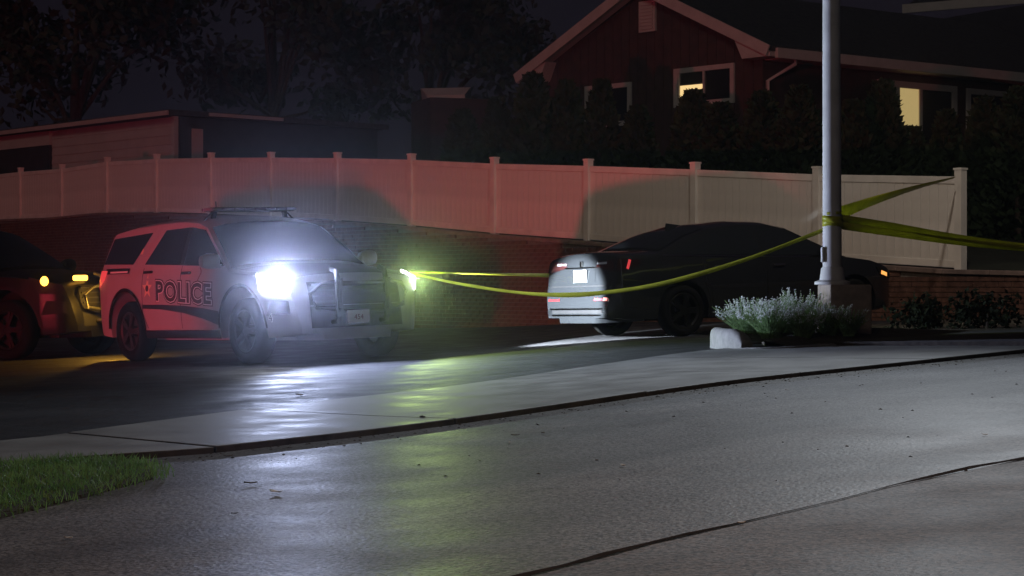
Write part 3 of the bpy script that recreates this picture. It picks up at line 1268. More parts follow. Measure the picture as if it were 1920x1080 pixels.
    def top_patch(self, xa, xb, f0a, f0b, nu=8, nv=8, off=.006):
        """patch on the upper skin between stations xa, xb (windscreen, rear glass)"""
        P = []
        for i in range(nu + 1):
            a = i / nu
            x = xa + (xb - xa) * a
            fa = f0a * (1 - a) + f0b * a
            row = []
            e_ = .01
            dz = (self.zt(x + e_) - self.zt(x - e_)) / (2 * e_)
            l = math.hypot(1, dz)
            for j in range(nv + 1):
                f = -fa + 2 * fa * j / nv
                y = f * self.w(x, self.ze(x))
                z = self.top(x, f)
                row.append((x - dz / l * off, y, z + off / l))
            P.append(row)
        return MB().grid(P)


tyre_cache = {}


def wheel(parent, loc, r, width, side, rim_r, rim='rim_metal'):
    key = (r, width, rim_r, rim)
    if key not in tyre_cache:
        h = width / 2
        ty = MB().lathe([(rim_r - .01, -h * .8), (rim_r + .02, -h * .95), (r * .9, -h), (r - .02, -h * .86), (r, -h * .6), (r, h * .6), (r - .02, h * .86),
                         (r * .9, h), (rim_r + .02, h * .95), (rim_r - .01, h * .8)], 40, 'y', closed=True)
        tm = ty.mesh('tyre')
        tm.materials.append(M['rubber'])
        for p in tm.polygons:
            p.use_smooth = True
        rm_ = MB()
        rm_.lathe([(rim_r, -h * .78), (rim_r - .012, -h * .85), (rim_r - .035, -h * .75), (rim_r - .045, h * .1), (0.02, h * .12)], 36, 'y')
        rm_.lathe([(.075, -h * .72), (.07, -h * .8), (.0, -h * .82)], 16, 'y')
        rm_.lathe([(.075, -h * .72), (.075, h * .1)], 16, 'y')
        for i in range(5):
            for q in (-.11, .11):
                a = 2 * math.pi * i / 5 + q
                p0 = (math.cos(a + q * .6) * .05, -h * .72, math.sin(a + q * .6) * .05)
                p1 = (math.cos(a) * (rim_r - .02), -h * .70, math.sin(a) * (rim_r - .02))
                rm_.bar(p0, p1, .035, .035)
        rme = rm_.mesh('rim')
        rme.materials.append(M[rim])
        tyre_cache[key] = (tm, rme)
    tm, rme = tyre_cache[key]
    w_ = inst('wheel', tm, parent, loc, (0, 0, math.pi if side > 0 else 0))
    inst('rim', rme, w_)
    return w_


def place(root, origin, heading):
    """stand a car on the sloping ground, nose along heading"""
    h2 = Vector((heading[0], heading[1])).normalized()
    e_ = 0.8
    x, y = origin
    fz = (g(x + h2.x * e_) - g(x - h2.x * e_)) / (2 * e_)
    l2 = Vector((-h2.y, h2.x))
    lz = (g(x + l2.x * e_) - g(x - l2.x * e_)) / (2 * e_)
    X = Vector((h2.x, h2.y, fz)).normalized()
    Yv = Vector((l2.x, l2.y, lz)).normalized()
    Z = X.cross(Yv).normalized()
    Yv = Z.cross(X)
    root.matrix_world = Matrix(((X.x, Yv.x, Z.x, x), (X.y, Yv.y, Z.y, y), (X.z, Yv.z, Z.z, g(x, y) - .012), (0, 0, 0, 1)))


def make_suv(root, police=True):
    paint = M['white_paint'] if police else M['black_paint']
    c = Car(top=[(-2.54, .42), (-2.535, .60), (-2.52, .72), (-2.47, .76), (-2.45, 1.02), (-2.42, 1.20), (-2.30, 1.50), (-2.21, 1.70), (-2.15, 1.745), (-1.6, 1.80),
                 (-.9, 1.825), (-.3, 1.825), (.15, 1.79), (.42, 1.72), (.85, 1.44), (1.18, 1.20), (1.26, 1.165), (1.7, 1.13), (2.1, 1.075), (2.28, 1.02),
                 (2.36, .95), (2.40, .80), (2.43, .62), (2.45, .40)],
            width=[(-2.54, .82), (-2.48, .90), (-2.35, .955), (-2.1, .99), (-1.4, 1.01), (1.4, 1.01), (1.8, 1.005), (2.05, .985), (2.25, .935), (2.36, .875), (2.45, .77)],
            prof=[(.2, .93), (.36, .975), (.55, .995), (.75, 1.0), (.92, 1.0), (1.06, .99), (1.14, .97), (1.22, .945), (1.66, .80), (1.85, .70)],
            zb=.30, zfloor=.26, axles=(-1.51, 1.51), rw=.385, arch=.525, drop=.085)
    c.body().build('body', paint, root, smooth=35)
    G = M['car_glass']
    # glass
    c.top_patch(.44, 1.19, .93, .95, off=.008).build('windscreen', G, root, smooth=True)
    c.top_patch(-2.415, -2.235, .86, .84, off=.008).build('rear_window', G, root, smooth=True)
    for s in (-1, 1):
        c.side_patch(s, (-1.02, 1.235), (-.03, 1.20), (-.03, 1.665), (-.66, 1.655)).build('side_window', G, root, smooth=True)
        c.side_patch(s, (.05, 1.195), (1.10, 1.155), (.40, 1.615), (.05, 1.660)).build('side_window', G, root, smooth=True)
        c.side_patch(s, (-2.33, 1.27), (-1.36, 1.245), (-1.02, 1.64), (-2.17, 1.60)).build('quarter_window', G, root, smooth=True)
        c.side_patch(s, (-.04, 1.20), (.06, 1.195), (.06, 1.66), (-.04, 1.665), off=.009).build('pillar_trim', M['black_plastic'], root, smooth=True)
        # doors
        for x0_, x1_ in ((-1.02, -.005), (.02, 1.0)):
            c.side_strip(s, [(x0_ + (.0 if x0_ > -1 else .12), .42), (x0_, .62), (x0_, 1.19)], .012, .003).build('door_gap', M['black_plastic'], root)
            d = c.side_patch(s, (x0_ + .012 + (.0 if x0_ > -1 else .12), .42), (x1_ - .012, .40), (x1_ - .012, 1.165), (x0_ + .012, 1.205), off=.005).build('door', paint, root, smooth=True)
            hx = x0_ + .17
            hz = 1.10 if x0_ > -1 else 1.135
            hb = MB()
            y_ = s * (c.w(hx, hz) + .028)
            hb.box((hx, y_, hz), (.20, .03, .035))
            hb.box((hx - .08, y_ - s * .018, hz), (.03, .03, .03)).box((hx + .08, y_ - s * .018, hz), (.03, .03, .03))
            hb.build('door_handle', M['black_plastic'], d, bevel=.008)
        # sill and arch cladding
        c.side_patch(s, (-.98, .295), (.98, .295), (.98, .40), (-.98, .40), nu=14, nv=3, off=.012).build('sill_cladding', M['black_plastic'], root, smooth=True)
        for ax in (-1.51, 1.51):
            P = [[], []]
            for i in range(21):
                a = math.pi * (0.02 + .96 * i / 20)
                for q, rr_ in ((0, .515), (1, .56)):
                    x, z = ax + rr_ * math.cos(a), .385 + rr_ * math.sin(a)
                    P[q].append((x, s * (c.w(x, z) + .012), z))
            if s < 0:
                P = [list(reversed(r)) for r in P]
            MB().grid(P).build('arch_trim', M['black_plastic' if police else 'rim_black'], root, smooth=True)
        # mirrors
        mx, mz = .98, 1.22
        my = s * (c.w(mx, mz) + .16)
        mm = MB().lathe([(.0, -.13), (.07, -.11), (.098, -.03), (.10, .06), (.085, .11), (0, .12)], 16, 'y', (0, 0, 0))
        mm.v = [(mx + v_[0] * .75, my + v_[1], mz + v_[2] * .95) for v_ in mm.v]
        mm.bar((mx + .02, s * (c.w(mx, 1.14) - .02), 1.15), (mx + .02, my, 1.17), .05, .04)
        mm.build('wing_mirror', paint if police else M['black_plastic'], root, smooth=True)
        # lamps
        c.side_patch(s, (-2.44, .92), (-2.14, 1.06), (-2.10, 1.18), (-2.40, 1.19), nu=6, nv=4, off=.012).build('tail_light', M['red_lens'] if not police else M['red_lit'], root, smooth=True)
        # bumper pocket
        c.side_patch(s, (2.06, .56), (2.38, .58), (2.37, .72), (2.14, .74), nu=8, nv=4, off=.006).build('fog_lamp_recess', M['black_plastic'], root, smooth=True)
        wheel(root, (-1.51, s * .86, .385), .385, .245, s, .26, 'rim_metal' if police else 'rim_black')
        wheel(root, (1.51, s * .86, .385), .385, .245, s, .26, 'rim_metal' if police else 'rim_black')
    # nose
    c.end_patch(True, -.62, .62, .66, .66, .93, .93, nu=10, nv=5, off=.006).build('grille', M['black_plastic'], root, smooth=True)
    for i in range(4):
        z = .70 + i * .065
        gb_ = MB()
        ys_ = np.linspace(-.58, .58, 9)
        for a, b in zip(ys_[:-1], ys_[1:]):
            gb_.bar((c.end_x(a, z) + .014, a, z), (c.end_x(b, z) + .014, b, z), .02, .018)
        gb_.build('grille_bar', M['push_steel'], root)
    c.end_patch(True, -.62, .62, .40, .40, .652, .652, nu=10, nv=4, off=.006).build('lower_intake', M['black_plastic'], root, smooth=True)
    # push bumper
    pb = MB()
    for y in (-.33, .33):
        pb.tube([(2.40, y, .46), (2.56, y, .47), (2.60, y, .62), (2.585, y, .92), (2.54, y, 1.05), (2.44, y, 1.08)], .034, 10)
        pb.box((2.595, y, .74), (.035, .085, .44))
    for z in (.58, .90):
        pb.tube([(2.575, -.33, z), (2.60, 0, z), (2.575, .33, z)], .026, 8)
    pb.box((2.60, 0, .73), (.03, .60, .10))
    pbo = pb.build('push_bumper', M['push_steel'], root, smooth=True)
    for s in (-1, 1):
        wb_ = MB().tube([(2.58, s * .34, .93), (2.56, s * .55, .90), (2.50, s * .66, .80), (2.52, s * .60, .64), (2.575, s * .34, .60)], .022, 8)
        wb_.build('wrap_hoop', M['push_steel'], pbo, smooth=True)
    # number plate
    pl = MB().box((2.632, -.10, .515), (.012, .305, .155)).build('license_plate', M['plate'], root, bevel=.006)
    tm = text_mesh('454', .085)
    tm.v = [(2.6405, -.10 + v_[0], .51 + v_[1]) for v_ in tm.v]
    if police:
        tm.build('plate_number', M['plate_ink'], pl)
    c.top_patch(1.29, 2.27, .90, .86, off=.005).build('bonnet', M['black_paint'], root, smooth=True)  # bonnet made black, putting the darkness of an unlit hood into its colour
    # light bar
    if police:
        lb = MB()
        lb.box((0.02, 0, 1.880), (.27, 1.16, .05))
        lbo = lb.build('light_bar', M['black_plastic'], root, bevel=.015)
        for i in range(8):
            y = -.525 + i * .15
            MB().box((.165, y, 1.883), (.03, .135, .036)).build('light_module', M['bar_lens'], lbo, bevel=.006)
            MB().box((-.125, y, 1.883), (.03, .135, .036)).build('light_module', M['bar_lens'], lbo, bevel=.006)
        for s in (-1, 1):
            MB().box((.02, s * .585, 1.882), (.22, .03, .044)).build('end_lens', M['clear_lens'], lbo, bevel=.012)
            MB().bar((.02, s * .52, 1.76), (.02, s * .50, 1.862), .05, .05).build('mount_foot', M['black_plastic'], lbo)
            # roof-edge strap of the bar
            MB().bar((.02, s * .52, 1.862), (.02, s * .70, 1.70), .03, .012).build('mount_strap', M['black_plastic'], lbo)
    else:
        for s in (-1, 1):
            MB().tube([(.2, s * .66, 1.80), (.1, s * .66, 1.86), (-1.6, s * .66, 1.87), (-1.75, s * .66, 1.80)], .018, 8).build('roof_rail', M['chrome'], root, smooth=True)
    MB().tube([(-1.2, .2, 1.80), (-1.22, .2, 2.05)], .008, 6).build('antenna', M['black_plastic'], root)
    return c


def side_text(c, s, mb, x0, z0, off, sh=0.0, slope=0.0):
    mb.v = [(x0 + (-s) * v_[0], s * (c.w(x0 - s * v_[0], z0 + v_[1]) + off), z0 + v_[1] + slope * v_[0]) for v_ in mb.v]
    if s > 0:
        pass
    return mb


# white police SUV -----------------------------------------------------------
suv = empty('police_suv', (0, 0, 0))
tag(suv, 'white police SUV with push bumper, light bar and glaring headlight', 'car')
sc_ = make_suv(suv, True)
for s in (-1, 1):
    SL = -0.045 if s < 0 else 0.045
    t0 = text_mesh('POLICE', .36, offset=.036, space=1.06)
    for v_i, v_ in enumerate(t0.v):
        t0.v[v_i] = (v_[0] * 1.18, v_[1] * .95, v_[2])
    side_text(sc_, s, t0, .10, .85, .010, slope=SL).build('police_lettering_outline', M['decal_dark'], suv)  # black outer outline printed round the letters
    t1 = text_mesh('POLICE', .36, offset=.020, space=1.06)
    t1.v = [(v_[0] * 1.18, v_[1] * .95, 0) for v_ in t1.v]
    lo = side_text(sc_, s, t1, .10, .85, .013, slope=SL).build('police_lettering', M['decal_white'], suv)
    t2 = text_mesh('POLICE', .36, offset=.009, space=1.06)
    t2.v = [(v_[0] * 1.18, v_[1] * .95, 0) for v_ in t2.v]
    side_text(sc_, s, t2, .10, .85, .016, slope=SL).build('letter_fill', M['decal_dark'], lo)
    # swoosh stripe
    sc_.side_strip(s, [(-1.0, .70, .05), (-.5, .69, .06), (.1, .655, .09), (.6, .60, .13), (.97, .54, .17)], .1, .008, n=6).build('swoosh_stripe', M['decal_dark'], suv, smooth=True)
    # star badge
    st = MB()
    pts = []
    for i in range(10):
        rr_ = .14 if i % 2 == 0 else .058
        if i == 0:
            rr_ = .20
        a = math.pi / 2 + math.pi * i / 5
        pts.append((rr_ * math.cos(a), rr_ * math.sin(a), 0))
    st.add([(0, 0, 0)] + pts, [(0, 1 + i, 1 + (i + 1) % 10) for i in range(10)])
    b_ = side_text(sc_, s, st, -.86, .93, .010).build('star_badge', M['decal_gold'], suv)
    ring = MB().add([(.042 * math.cos(i * .628), .042 * math.sin(i * .628), 0) for i in range(10)], [tuple(range(10))])
    side_text(sc_, s, ring, -.86, .93, .012).build('badge_seal', M['decal_dark'], b_)
    # door emblem: a slim looped figure
    em = MB()
    for q in range(12):
        a0, a1 = q * .45, (q + 1) * .45
        f = lambda a: (.045 * math.sin(a) + .03 * (a / 5.4 - .5), .10 - .20 * a / 5.4)
        p0, p1 = f(a0), f(a1)
        em.add([(p0[0] - .012, p0[1], 0), (p0[0] + .012, p0[1], 0), (p1[0] + .012, p1[1], 0), (p1[0] - .012, p1[1], 0)], [(0, 1, 2, 3)])
    side_text(sc_, s, em, .52, 1.06, .011).build('door_emblem', M['decal_red'], suv)
    # quarter-panel band with a line of small print
    sc_.side_patch(s, (-2.12, 1.135), (-1.42, 1.13), (-1.42, 1.20), (-2.18, 1.21), nu=8, nv=2, off=.010).build('quarter_band', M['decal_dark'], suv)
    sc_.side_patch(s, (-2.0, 1.145), (-1.46, 1.142), (-1.46, 1.165), (-2.0, 1.168), nu=8, nv=1, off=.013).build('small_print', M['decal_white'], suv)
    # sticker on the pillar
    sc_.side_patch(s, (-1.22, 1.37), (-1.15, 1.37), (-1.15, 1.43), (-1.19, 1.44), nu=2, nv=2, off=.010).build('pillar_sticker', M['decal_gold'], suv)
    # unit number 4 on the bumper corner
    for off_, o_, mt in ((.018, .012, 'decal_white'), (.0, .015, 'decal_dark')):
        t4 = text_mesh('4', .12, offset=off_ * .5)
        side_text(sc_, s, t4, 2.13, .53, o_).build('unit_number', M[mt], suv)
    # headlight: lit lens, wrapped round the corner
    hlb = sc_.side_patch(s, (1.96, .84), (2.39, .81), (2.345, .935), (1.90, 1.05), nu=8, nv=4, off=.014)
    hlb.build('headlight', M['head_lens'], suv, smooth=True)
place(suv, (-3.26, 24.25), (.605, -.796))

# its two headlight beams
lamp('headlight_beam', 'SPOT', (2.33, -.97, .97), 2900, (.58, .67, 1.0), suv, (8.0, .8, 1.65), .12, 120, 1.0)
lamp('headlight_beam', 'SPOT', (2.46, .80, .90), 15000, (.83, .92, 1.0), suv, (2.05, 3.65, .43), .05, 32, .4)
lamp('headlight_spill', 'SPOT', (2.46, .80, .95), 300, (.70, 1.0, .28), suv, (6.0, 1.9, 1.0), .05, 120, .4)

# dark SUV on the left ---------------------------------------------------------
dsuv = empty('dark_suv', (0, 0, 0))
tag(dsuv, 'black SUV with amber lamps lit, cut by the left frame edge', 'car')
dc = make_suv(dsuv, False)
for s in (-1, 1):
    dc.side_patch(s, (1.96, .84), (2.39, .81), (2.345, .935), (1.90, 1.05), nu=8, nv=4, off=.014).build('headlight', M['head_unlit'], dsuv, smooth=True)
ao = MB().lathe([(.0, .03), (.05, .022), (.062, 0)], 16, 'y')
ao.v = [(2.14 + v_[0], -(dc.w(2.14, .93) + .03) - v_[1], .99 + v_[2]) for v_ in ao.v]
ao.build('turn_signal', M['amber_lamp'], dsuv, smooth=True)
MB().box((dc.end_x(-.50, .985) + .03, -.50, 1.02), (.05, .28, .07)).build('turn_signal', M['amber_lamp'], dsuv, bevel=.02)
place(dsuv, (-8.2, 28.6), (.92, -.39))
dsuv.scale = (1.1, 1.1, 1.1)
lamp('amber_glow', 'POINT', (2.85, -.60, .75), 80, (1.0, .50, .06), dsuv, size=.05)

# grey sedan -------------------------------------------------------------------
sedan = empty('grey_sedan', (0, 0, 0))
tag(sedan, 'dark grey sedan seen from its rear right corner', 'car')
c = Car(top=[(-2.44, .36), (-2.435, .52), (-2.42, .60), (-2.39, .655), (-2.365, .675), (-2.35, .90), (-2.335, .985), (-2.32, 1.07), (-2.30, 1.105), (-2.22, 1.115), (-1.9, 1.125), (-1.72, 1.135),
             (-1.2, 1.345), (-.8, 1.445), (-.3, 1.485), (.15, 1.475), (.42, 1.42), (.85, 1.21), (1.18, 1.055), (1.28, 1.02), (1.7, .965), (2.05, .87),
             (2.2, .78), (2.28, .66), (2.31, .52), (2.33, .36)],
        width=[(-2.44, .74), (-2.40, .80), (-2.30, .855), (-2.1, .89), (-1.4, .92), (1.3, .92), (1.7, .905), (1.95, .85), (2.15, .74), (2.33, .55)],
        prof=[(.18, .93), (.34, .975), (.5, .99), (.68, 1.0), (.80, .995), (.92, .975), (1.0, .955), (1.12, .90), (1.42, .70), (1.5, .62)],
        zb=.24, zfloor=.21, axles=(-1.39, 1.40), rw=.33, arch=.385, drop=.07)
SP = M['grey_paint']
c.body().build('body', SP, sedan, smooth=35)
G = M['car_glass']
c.top_patch(.44, 1.20, .93, .95, off=.007).build('windscreen', G, sedan, smooth=True)
c.top_patch(-1.68, -.86, .93, .90, off=.007).build('rear_window', G, sedan, smooth=True)
for s in (-1, 1):
    c.side_patch(s, (-1.30, 1.045), (-.13, 1.01), (-.13, 1.385), (-.80, 1.345)).build('side_window', G, sedan, smooth=True)
    c.side_patch(s, (-.07, 1.008), (1.02, .985), (.36, 1.345), (-.07, 1.388)).build('side_window', G, sedan, smooth=True)
    c.side_patch(s, (-1.62, 1.06), (-1.34, 1.05), (-1.02, 1.26), (-1.12, 1.235), nu=4).build('quarter_window', G, sedan, smooth=True)
    c.side_strip(s, [(-1.66, 1.045), (-.1, .992), (1.04, .968)], .014, .009, n=10).build('belt_moulding', M['chrome'], sedan)
    for x0_, x1_ in ((-1.03, -.095), (-.075, 1.0)):
        rr0 = .10 if x0_ < -.5 else 0
        c.side_strip(s, [(x0_ + rr0, .32), (x0_, .60), (x0_ - .04 * (rr0 > 0), .98)], .010, .003).build('door_gap', M['black_plastic'], sedan)
        d = c.side_patch(s, (x0_ + .01 + rr0, .32), (x1_ - .01, .31), (x1_ - .01, .965), (x0_ + .01, .985), off=.005).build('door', SP, sedan, smooth=True)
        hx, hz = x0_ + .20, .88
        y_ = s * (c.w(hx, hz) + .028)
        MB().box((hx, y_, hz), (.19, .026, .03)).box((hx - .08, y_ - s * .016, hz), (.025, .03, .025)).box((hx + .08, y_ - s * .016, hz), (.025, .03, .025)).build('door_handle', M['chrome'], d, bevel=.007)
    c.side_patch(s, (-.98, .245), (.98, .245), (.98, .30), (-.98, .30), nu=12, nv=2, off=.012).build('sill', M['black_plastic'], sedan, smooth=True)
    mx, mz = .86, 1.05
    my = s * (c.w(mx, mz) + .13)
    mm = MB().lathe([(.0, -.11), (.06, -.09), (.075, -.02), (.078, .05), (.065, .09), (0, .10)], 14, 'y')
    mm.v = [(mx + v_[0] * .75, my + v_[1], mz + v_[2] * .8) for v_ in mm.v]
    mm.bar((mx + .02, s * (c.w(mx, .98) - .02), .99), (mx + .02, my, 1.01), .04, .035)
    mm.build('wing_mirror', SP, sedan, smooth=True)
    # tail lamps: inner slice on the boot lid, outer wraps the wing
    c.end_patch(False, s * .36, s * .76, .925, .86, .985, 1.015, nu=8, nv=4, off=.010).build('tail_light', M['tail_dark'], sedan, smooth=True)
    c.end_patch(False, s * .37, s * .60, .955, .955, .98, .985, nu=5, nv=2, off=.014).build('reverse_lens', M['clear_lens'], sedan, smooth=True)
    c.side_patch(s, (-2.36, .86), (-2.05, .93), (-2.02, 1.0), (-2.32, 1.01), nu=7, nv=3, off=.010).build('tail_light', M['tail_dark'], sedan, smooth=True)
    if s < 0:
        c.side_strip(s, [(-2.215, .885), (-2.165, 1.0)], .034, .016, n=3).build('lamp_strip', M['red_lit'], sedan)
    # bumper reflectors; on the right side glow and glint are painted as emission
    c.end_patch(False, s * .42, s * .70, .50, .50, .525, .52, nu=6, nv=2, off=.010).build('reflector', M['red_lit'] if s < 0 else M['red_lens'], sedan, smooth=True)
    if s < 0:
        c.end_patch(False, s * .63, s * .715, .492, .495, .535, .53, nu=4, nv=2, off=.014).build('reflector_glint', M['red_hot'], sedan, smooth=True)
    # front lamps and marker
    c.side_patch(s, (1.88, .70), (2.20, .63), (2.18, .72), (1.80, .82), nu=7, nv=3, off=.010).build('headlight', M['head_unlit'], sedan, smooth=True)
    c.side_strip(s, [(1.90, .73), (2.06, .695)], .05, .016, n=3).build('side_marker', M['amber_marker'], sedan)
    wheel(sedan, (-1.39, s * .80, .33), .33, .215, s, .235, 'rim_black')
    wheel(sedan, (1.40, s * .80, .33), .33, .215, s, .235, 'rim_black')
# tail details
c.end_patch(False, -.72, .72, .675, .675, .69, .69, nu=12, nv=1, off=.004).build('boot_gap', M['black_plastic'], sedan)
c.end_patch(False, -.34, .34, .725, .725, .905, .905, nu=10, nv=4, off=.004).build('plate_recess', SP, sedan, smooth=True)
pl = MB().box((c.end_x(0, .80, False) - .018, 0.0, .81), (.012, .305, .155)).build('license_plate', M['plate'], sedan, bevel=.005)
ex = c.end_x(0, .955, False)
MB().box((ex - .016, 0, .965), (.02, .06, .075)).build('boot_emblem', M['chrome'], sedan, bevel=.012)
MB().box((c.end_x(0, .915, False) - .02, 0, .918), (.03, .74, .018)).build('plate_moulding', M['chrome'], sedan, bevel=.004)
for z, w_ in ((.395, .62), (.315, .58)):
    ys_ = np.linspace(-w_, w_, 13)
    sb = MB()
    for a, b in zip(ys_[:-1], ys_[1:]):
        sb.bar((c.end_x(a, max(z, .385), False) - .014, a, z), (c.end_x(b, max(z, .385), False) - .014, b, z), .03, .018)
    sb.build('bumper_strip', M['chrome'], sedan)
c.end_patch(False, -.60, .60, .335, .335, .378, .378, nu=10, nv=1, off=.006).build('bumper_slot', M['black_plastic'], sedan)
fin = MB().add([(-1.02, -.025, 1.39), (-.80, -.03, 1.445), (-.80, .03, 1.445), (-1.02, .025, 1.39), (-1.01, -.004, 1.475), (-1.01, .004, 1.475)],
               [(0, 1, 4), (3, 5, 2), (0, 4, 5, 3), (1, 2, 5, 4), (0, 3, 2, 1)])
fin.build('roof_antenna', SP, sedan)
c.end_patch(True, -.42, .42, .42, .42, .60, .60, nu=8, nv=3, off=.008).build('grille', M['black_plastic'], sedan, smooth=True)
place(sedan, (2.96, 25.89), (.866, .5))

# ------------------------------------------------------------------ planter island, pole
isl = [(2.10, 20.35), (2.11, 20.0), (2.17, 19.65), (2.30, 19.28), (2.50, 19.05), (2.80, 19.0), (3.6, 19.6), (4.9, 20.7), (5.6, 21.6), (5.3, 22.1), (4.4, 22.0), (3.2, 21.4), (2.4, 20.9), (2.18, 20.65)]


def inset(poly, d):
    n = len(poly)
    out = []
    for i in range(n):
        a, b, c_ = Vector(poly[i - 1]), Vector(poly[i]), Vector(poly[(i + 1) % n])
        e1, e2 = (b - a).normalized(), (c_ - b).normalized()
        n1, n2 = Vector((-e1.y, e1.x)), Vector((-e2.y, e2.x))
        m_ = (n1 + n2)
        m_ = m_ / max(.3, m_.length ** 2 / 2)
        out.append(tuple(b + m_ * d))
    return out


ccw = sum((isl[i][0] * isl[(i + 1) % len(isl)][1] - isl[(i + 1) % len(isl)][0] * isl[i][1]) for i in range(len(isl))) > 0
inn = inset(isl, .15 if ccw else -.15)
planter = empty('planter_island', (2.1, 20.0, g(2.1)))
tag(planter, 'kerbed planting island round the foot of the light pole', 'planter')


def pl_(x, y, z):
    return (x - 2.1, y - 20.0, z - g(2.1))


n = len(isl)
def LQ(p, q, t):
    return (p[0] + (q[0] - p[0]) * t, p[1] + (q[1] - p[1]) * t)


kp = []
order = [9, 10, 11, 12, 13, 0, 1, 2, 3, 4, 5, 6, 7, 8, 9]
runs = [[11, 12, 13], [13, 0, 1, 2, 3], [3, 4, 5], [5, 6, 7], [7, 8, 9], [9, 10, 11]]
for run in runs:
    # resample the run so that the stone is rounded
    oo_ = [Vector(isl[q]) for q in run]
    ii_ = [Vector(inn[q]) for q in run]
    O, I = [], []
    for a in range(len(run) - 1):
        for q in range(5):
            t = q / 5
            def cr(L_):
                p0, p1, p2, p3 = L_[max(0, a - 1)], L_[a], L_[a + 1], L_[min(len(L_) - 1, a + 2)]
                return .5 * ((2 * p1) + (p2 - p0) * t + (2 * p0 - 5 * p1 + 4 * p2 - p3) * t * t + (-p0 + 3 * p1 - 3 * p2 + p3) * t ** 3)
            O.append(cr(oo_))
            I.append(cr(ii_))
    O.append(oo_[-1])
    I.append(ii_[-1])
    nose = run[0] == 13
    hh = .20 if nose else .02
    rows = []
    L_ = len(O)
    for q in range(L_):
        e_ = min(1, min(q, L_ - 1 - q) / 4.0)
        hq = hh * (0.35 + .65 * e_ ** .5) if nose else hh
        o_, i_ = O[q], I[q]
        prof_ = [(0, -.05), (0, hq * .62), (.07, hq * .86), (.25, hq), (.75, hq), (.95, hq * .8), (1, -.05)]
        rows.append([pl_(*(o_.lerp(i_, f)), g(o_.x) + z) for f, z in prof_])
    km = MB().grid(rows)
    m_ = len(rows[0])
    km.f.append(tuple(range(m_)))
    km.f.append(tuple(reversed([(L_ - 1) * m_ + q for q in range(m_)])))
    km.build('kerb_stone', M['kerb_stone'], planter, smooth=50)
cen = (3.6, 20.6)
sp = [pl_(x, y, g(x) + (.14 if x < 2.28 else (.07 if x < 2.6 else .015))) for x, y in inn]
MB().add([pl_(cen[0], cen[1], g(cen[0]) + .15)] + sp, [(0, 1 + i, 1 + (i + 1) % n) for i in range(n)]).build('soil', M['soil'], planter)

# dark planted verge right of the driveway
vp = [tn(10.25, 0.12), tn(26, 0.12), tn(26, 5.0), tn(13.0, 5.6), tn(10.3, 3.4)]
vmb = MB().prism(vp, lambda x, y: g(x) - .1, lambda x, y: g(x) + .035)
tag(vmb.build('verge', M['soil']), kind='structure')

pole = empty('light_pole', (3.42, 20.5, g(3.42)))
tag(pole, 'tall grey steel light pole on a concrete pedestal, wrapped with yellow tape', 'pole')
MB().tube([(0, 0, .66), (-.01, 0, 3.5), (.02, 0, 8.0)], [.102, .094, .080], 24).build('shaft', M['steel_pole'], pole, smooth=True)
MB().box((0.13, .0, .28), (.46, .46, .66), R(8)).build('pedestal', M['pedestal'], pole, bevel=.02)
MB().lathe([(.0, .61), (.19, .61), (.19, .64), (.135, .66), (.12, .78), (.104, .80)], 20, c=(0, 0, 0)).build('base_cover', M['steel_pole'], pole, smooth=True)
MB().box((-.105, -.02, .93), (.03, .09, .16)).build('handhole_cover', M['steel_pole'], pole, bevel=.006)
hd = MB().bar((.02, 0, 7.9), (1.0, -.8, 8.15), .10, .08).box((1.25, -1.0, 8.2), (.7, .35, .14), R(-39))
hd.build('lamp_head', M['steel_pole'], pole, bevel=.02)

lamp('pole_back_light', 'SPOT', (1.1, -.6, 7.95), 950, (1.0, .88, .76), pole, (2.6, 12.0, 1.6), .18, 110, .6)  # unseen second lamp, added at the pole head to brighten the fence

# ------------------------------------------------------------------ barrier tape


def ribbon(name, pts, wid, twist, label, n=60, sag=0.0, m='tape', prt=True):
    """a flat plastic ribbon through pts with sag, its flat side turning by twist (radians along it)"""
    pts = [Vector(p) for p in pts]
    # centripetal-ish resample with Catmull-Rom
    P = []
    for i in range(len(pts) - 1):
        p0, p1, p2, p3 = pts[max(0, i - 1)], pts[i], pts[i + 1], pts[min(len(pts) - 1, i + 2)]
        for k in range(n):
            t = k / n
            P.append(.5 * ((2 * p1) + (p2 - p0) * t + (2 * p0 - 5 * p1 + 4 * p2 - p3) * t * t + (-p0 + 3 * p1 - 3 * p2 + p3) * t ** 3))
    P.append(pts[-1])
    T = len(P)
    A_, B_ = [], []
    for i, p in enumerate(P):
        d = (P[min(T - 1, i + 1)] - P[max(0, i - 1)]).normalized()
        side = d.cross(Vector((0, 0, 1))).normalized()
        up = side.cross(d)
        f = i / (T - 1)
        th = twist(f)
        w_ = wid(f) if callable(wid) else wid
        v = (up * math.cos(th) + side * math.sin(th)) * (w_ / 2)
        A_.append(p - v)
        B_.append(p + v)
    Cn = [(a + b) / 2 + Vector((0, 0, 0)) for a, b in zip(A_, B_)]
    o0 = P[0]
    loc_ = lambda L_: [tuple(q - o0) for q in L_]
    mb = MB().grid([loc_(A_), loc_(Cn), loc_(B_)])
    o = mb.build(name, M[m], None, smooth=True, solid=.0012, loc=tuple(o0))
    tag(o, label, 'tape', 'strips of yellow barrier tape')
    return o, A_, B_


PX, PY = 3.42, 20.5
zp = lambda y: CAM_H + (530 - y) * PY / 3600


def at(px, py, Y):
    return ((px - 960) * Y / 3600, Y, CAM_H + (530 - py) * Y / 3600)


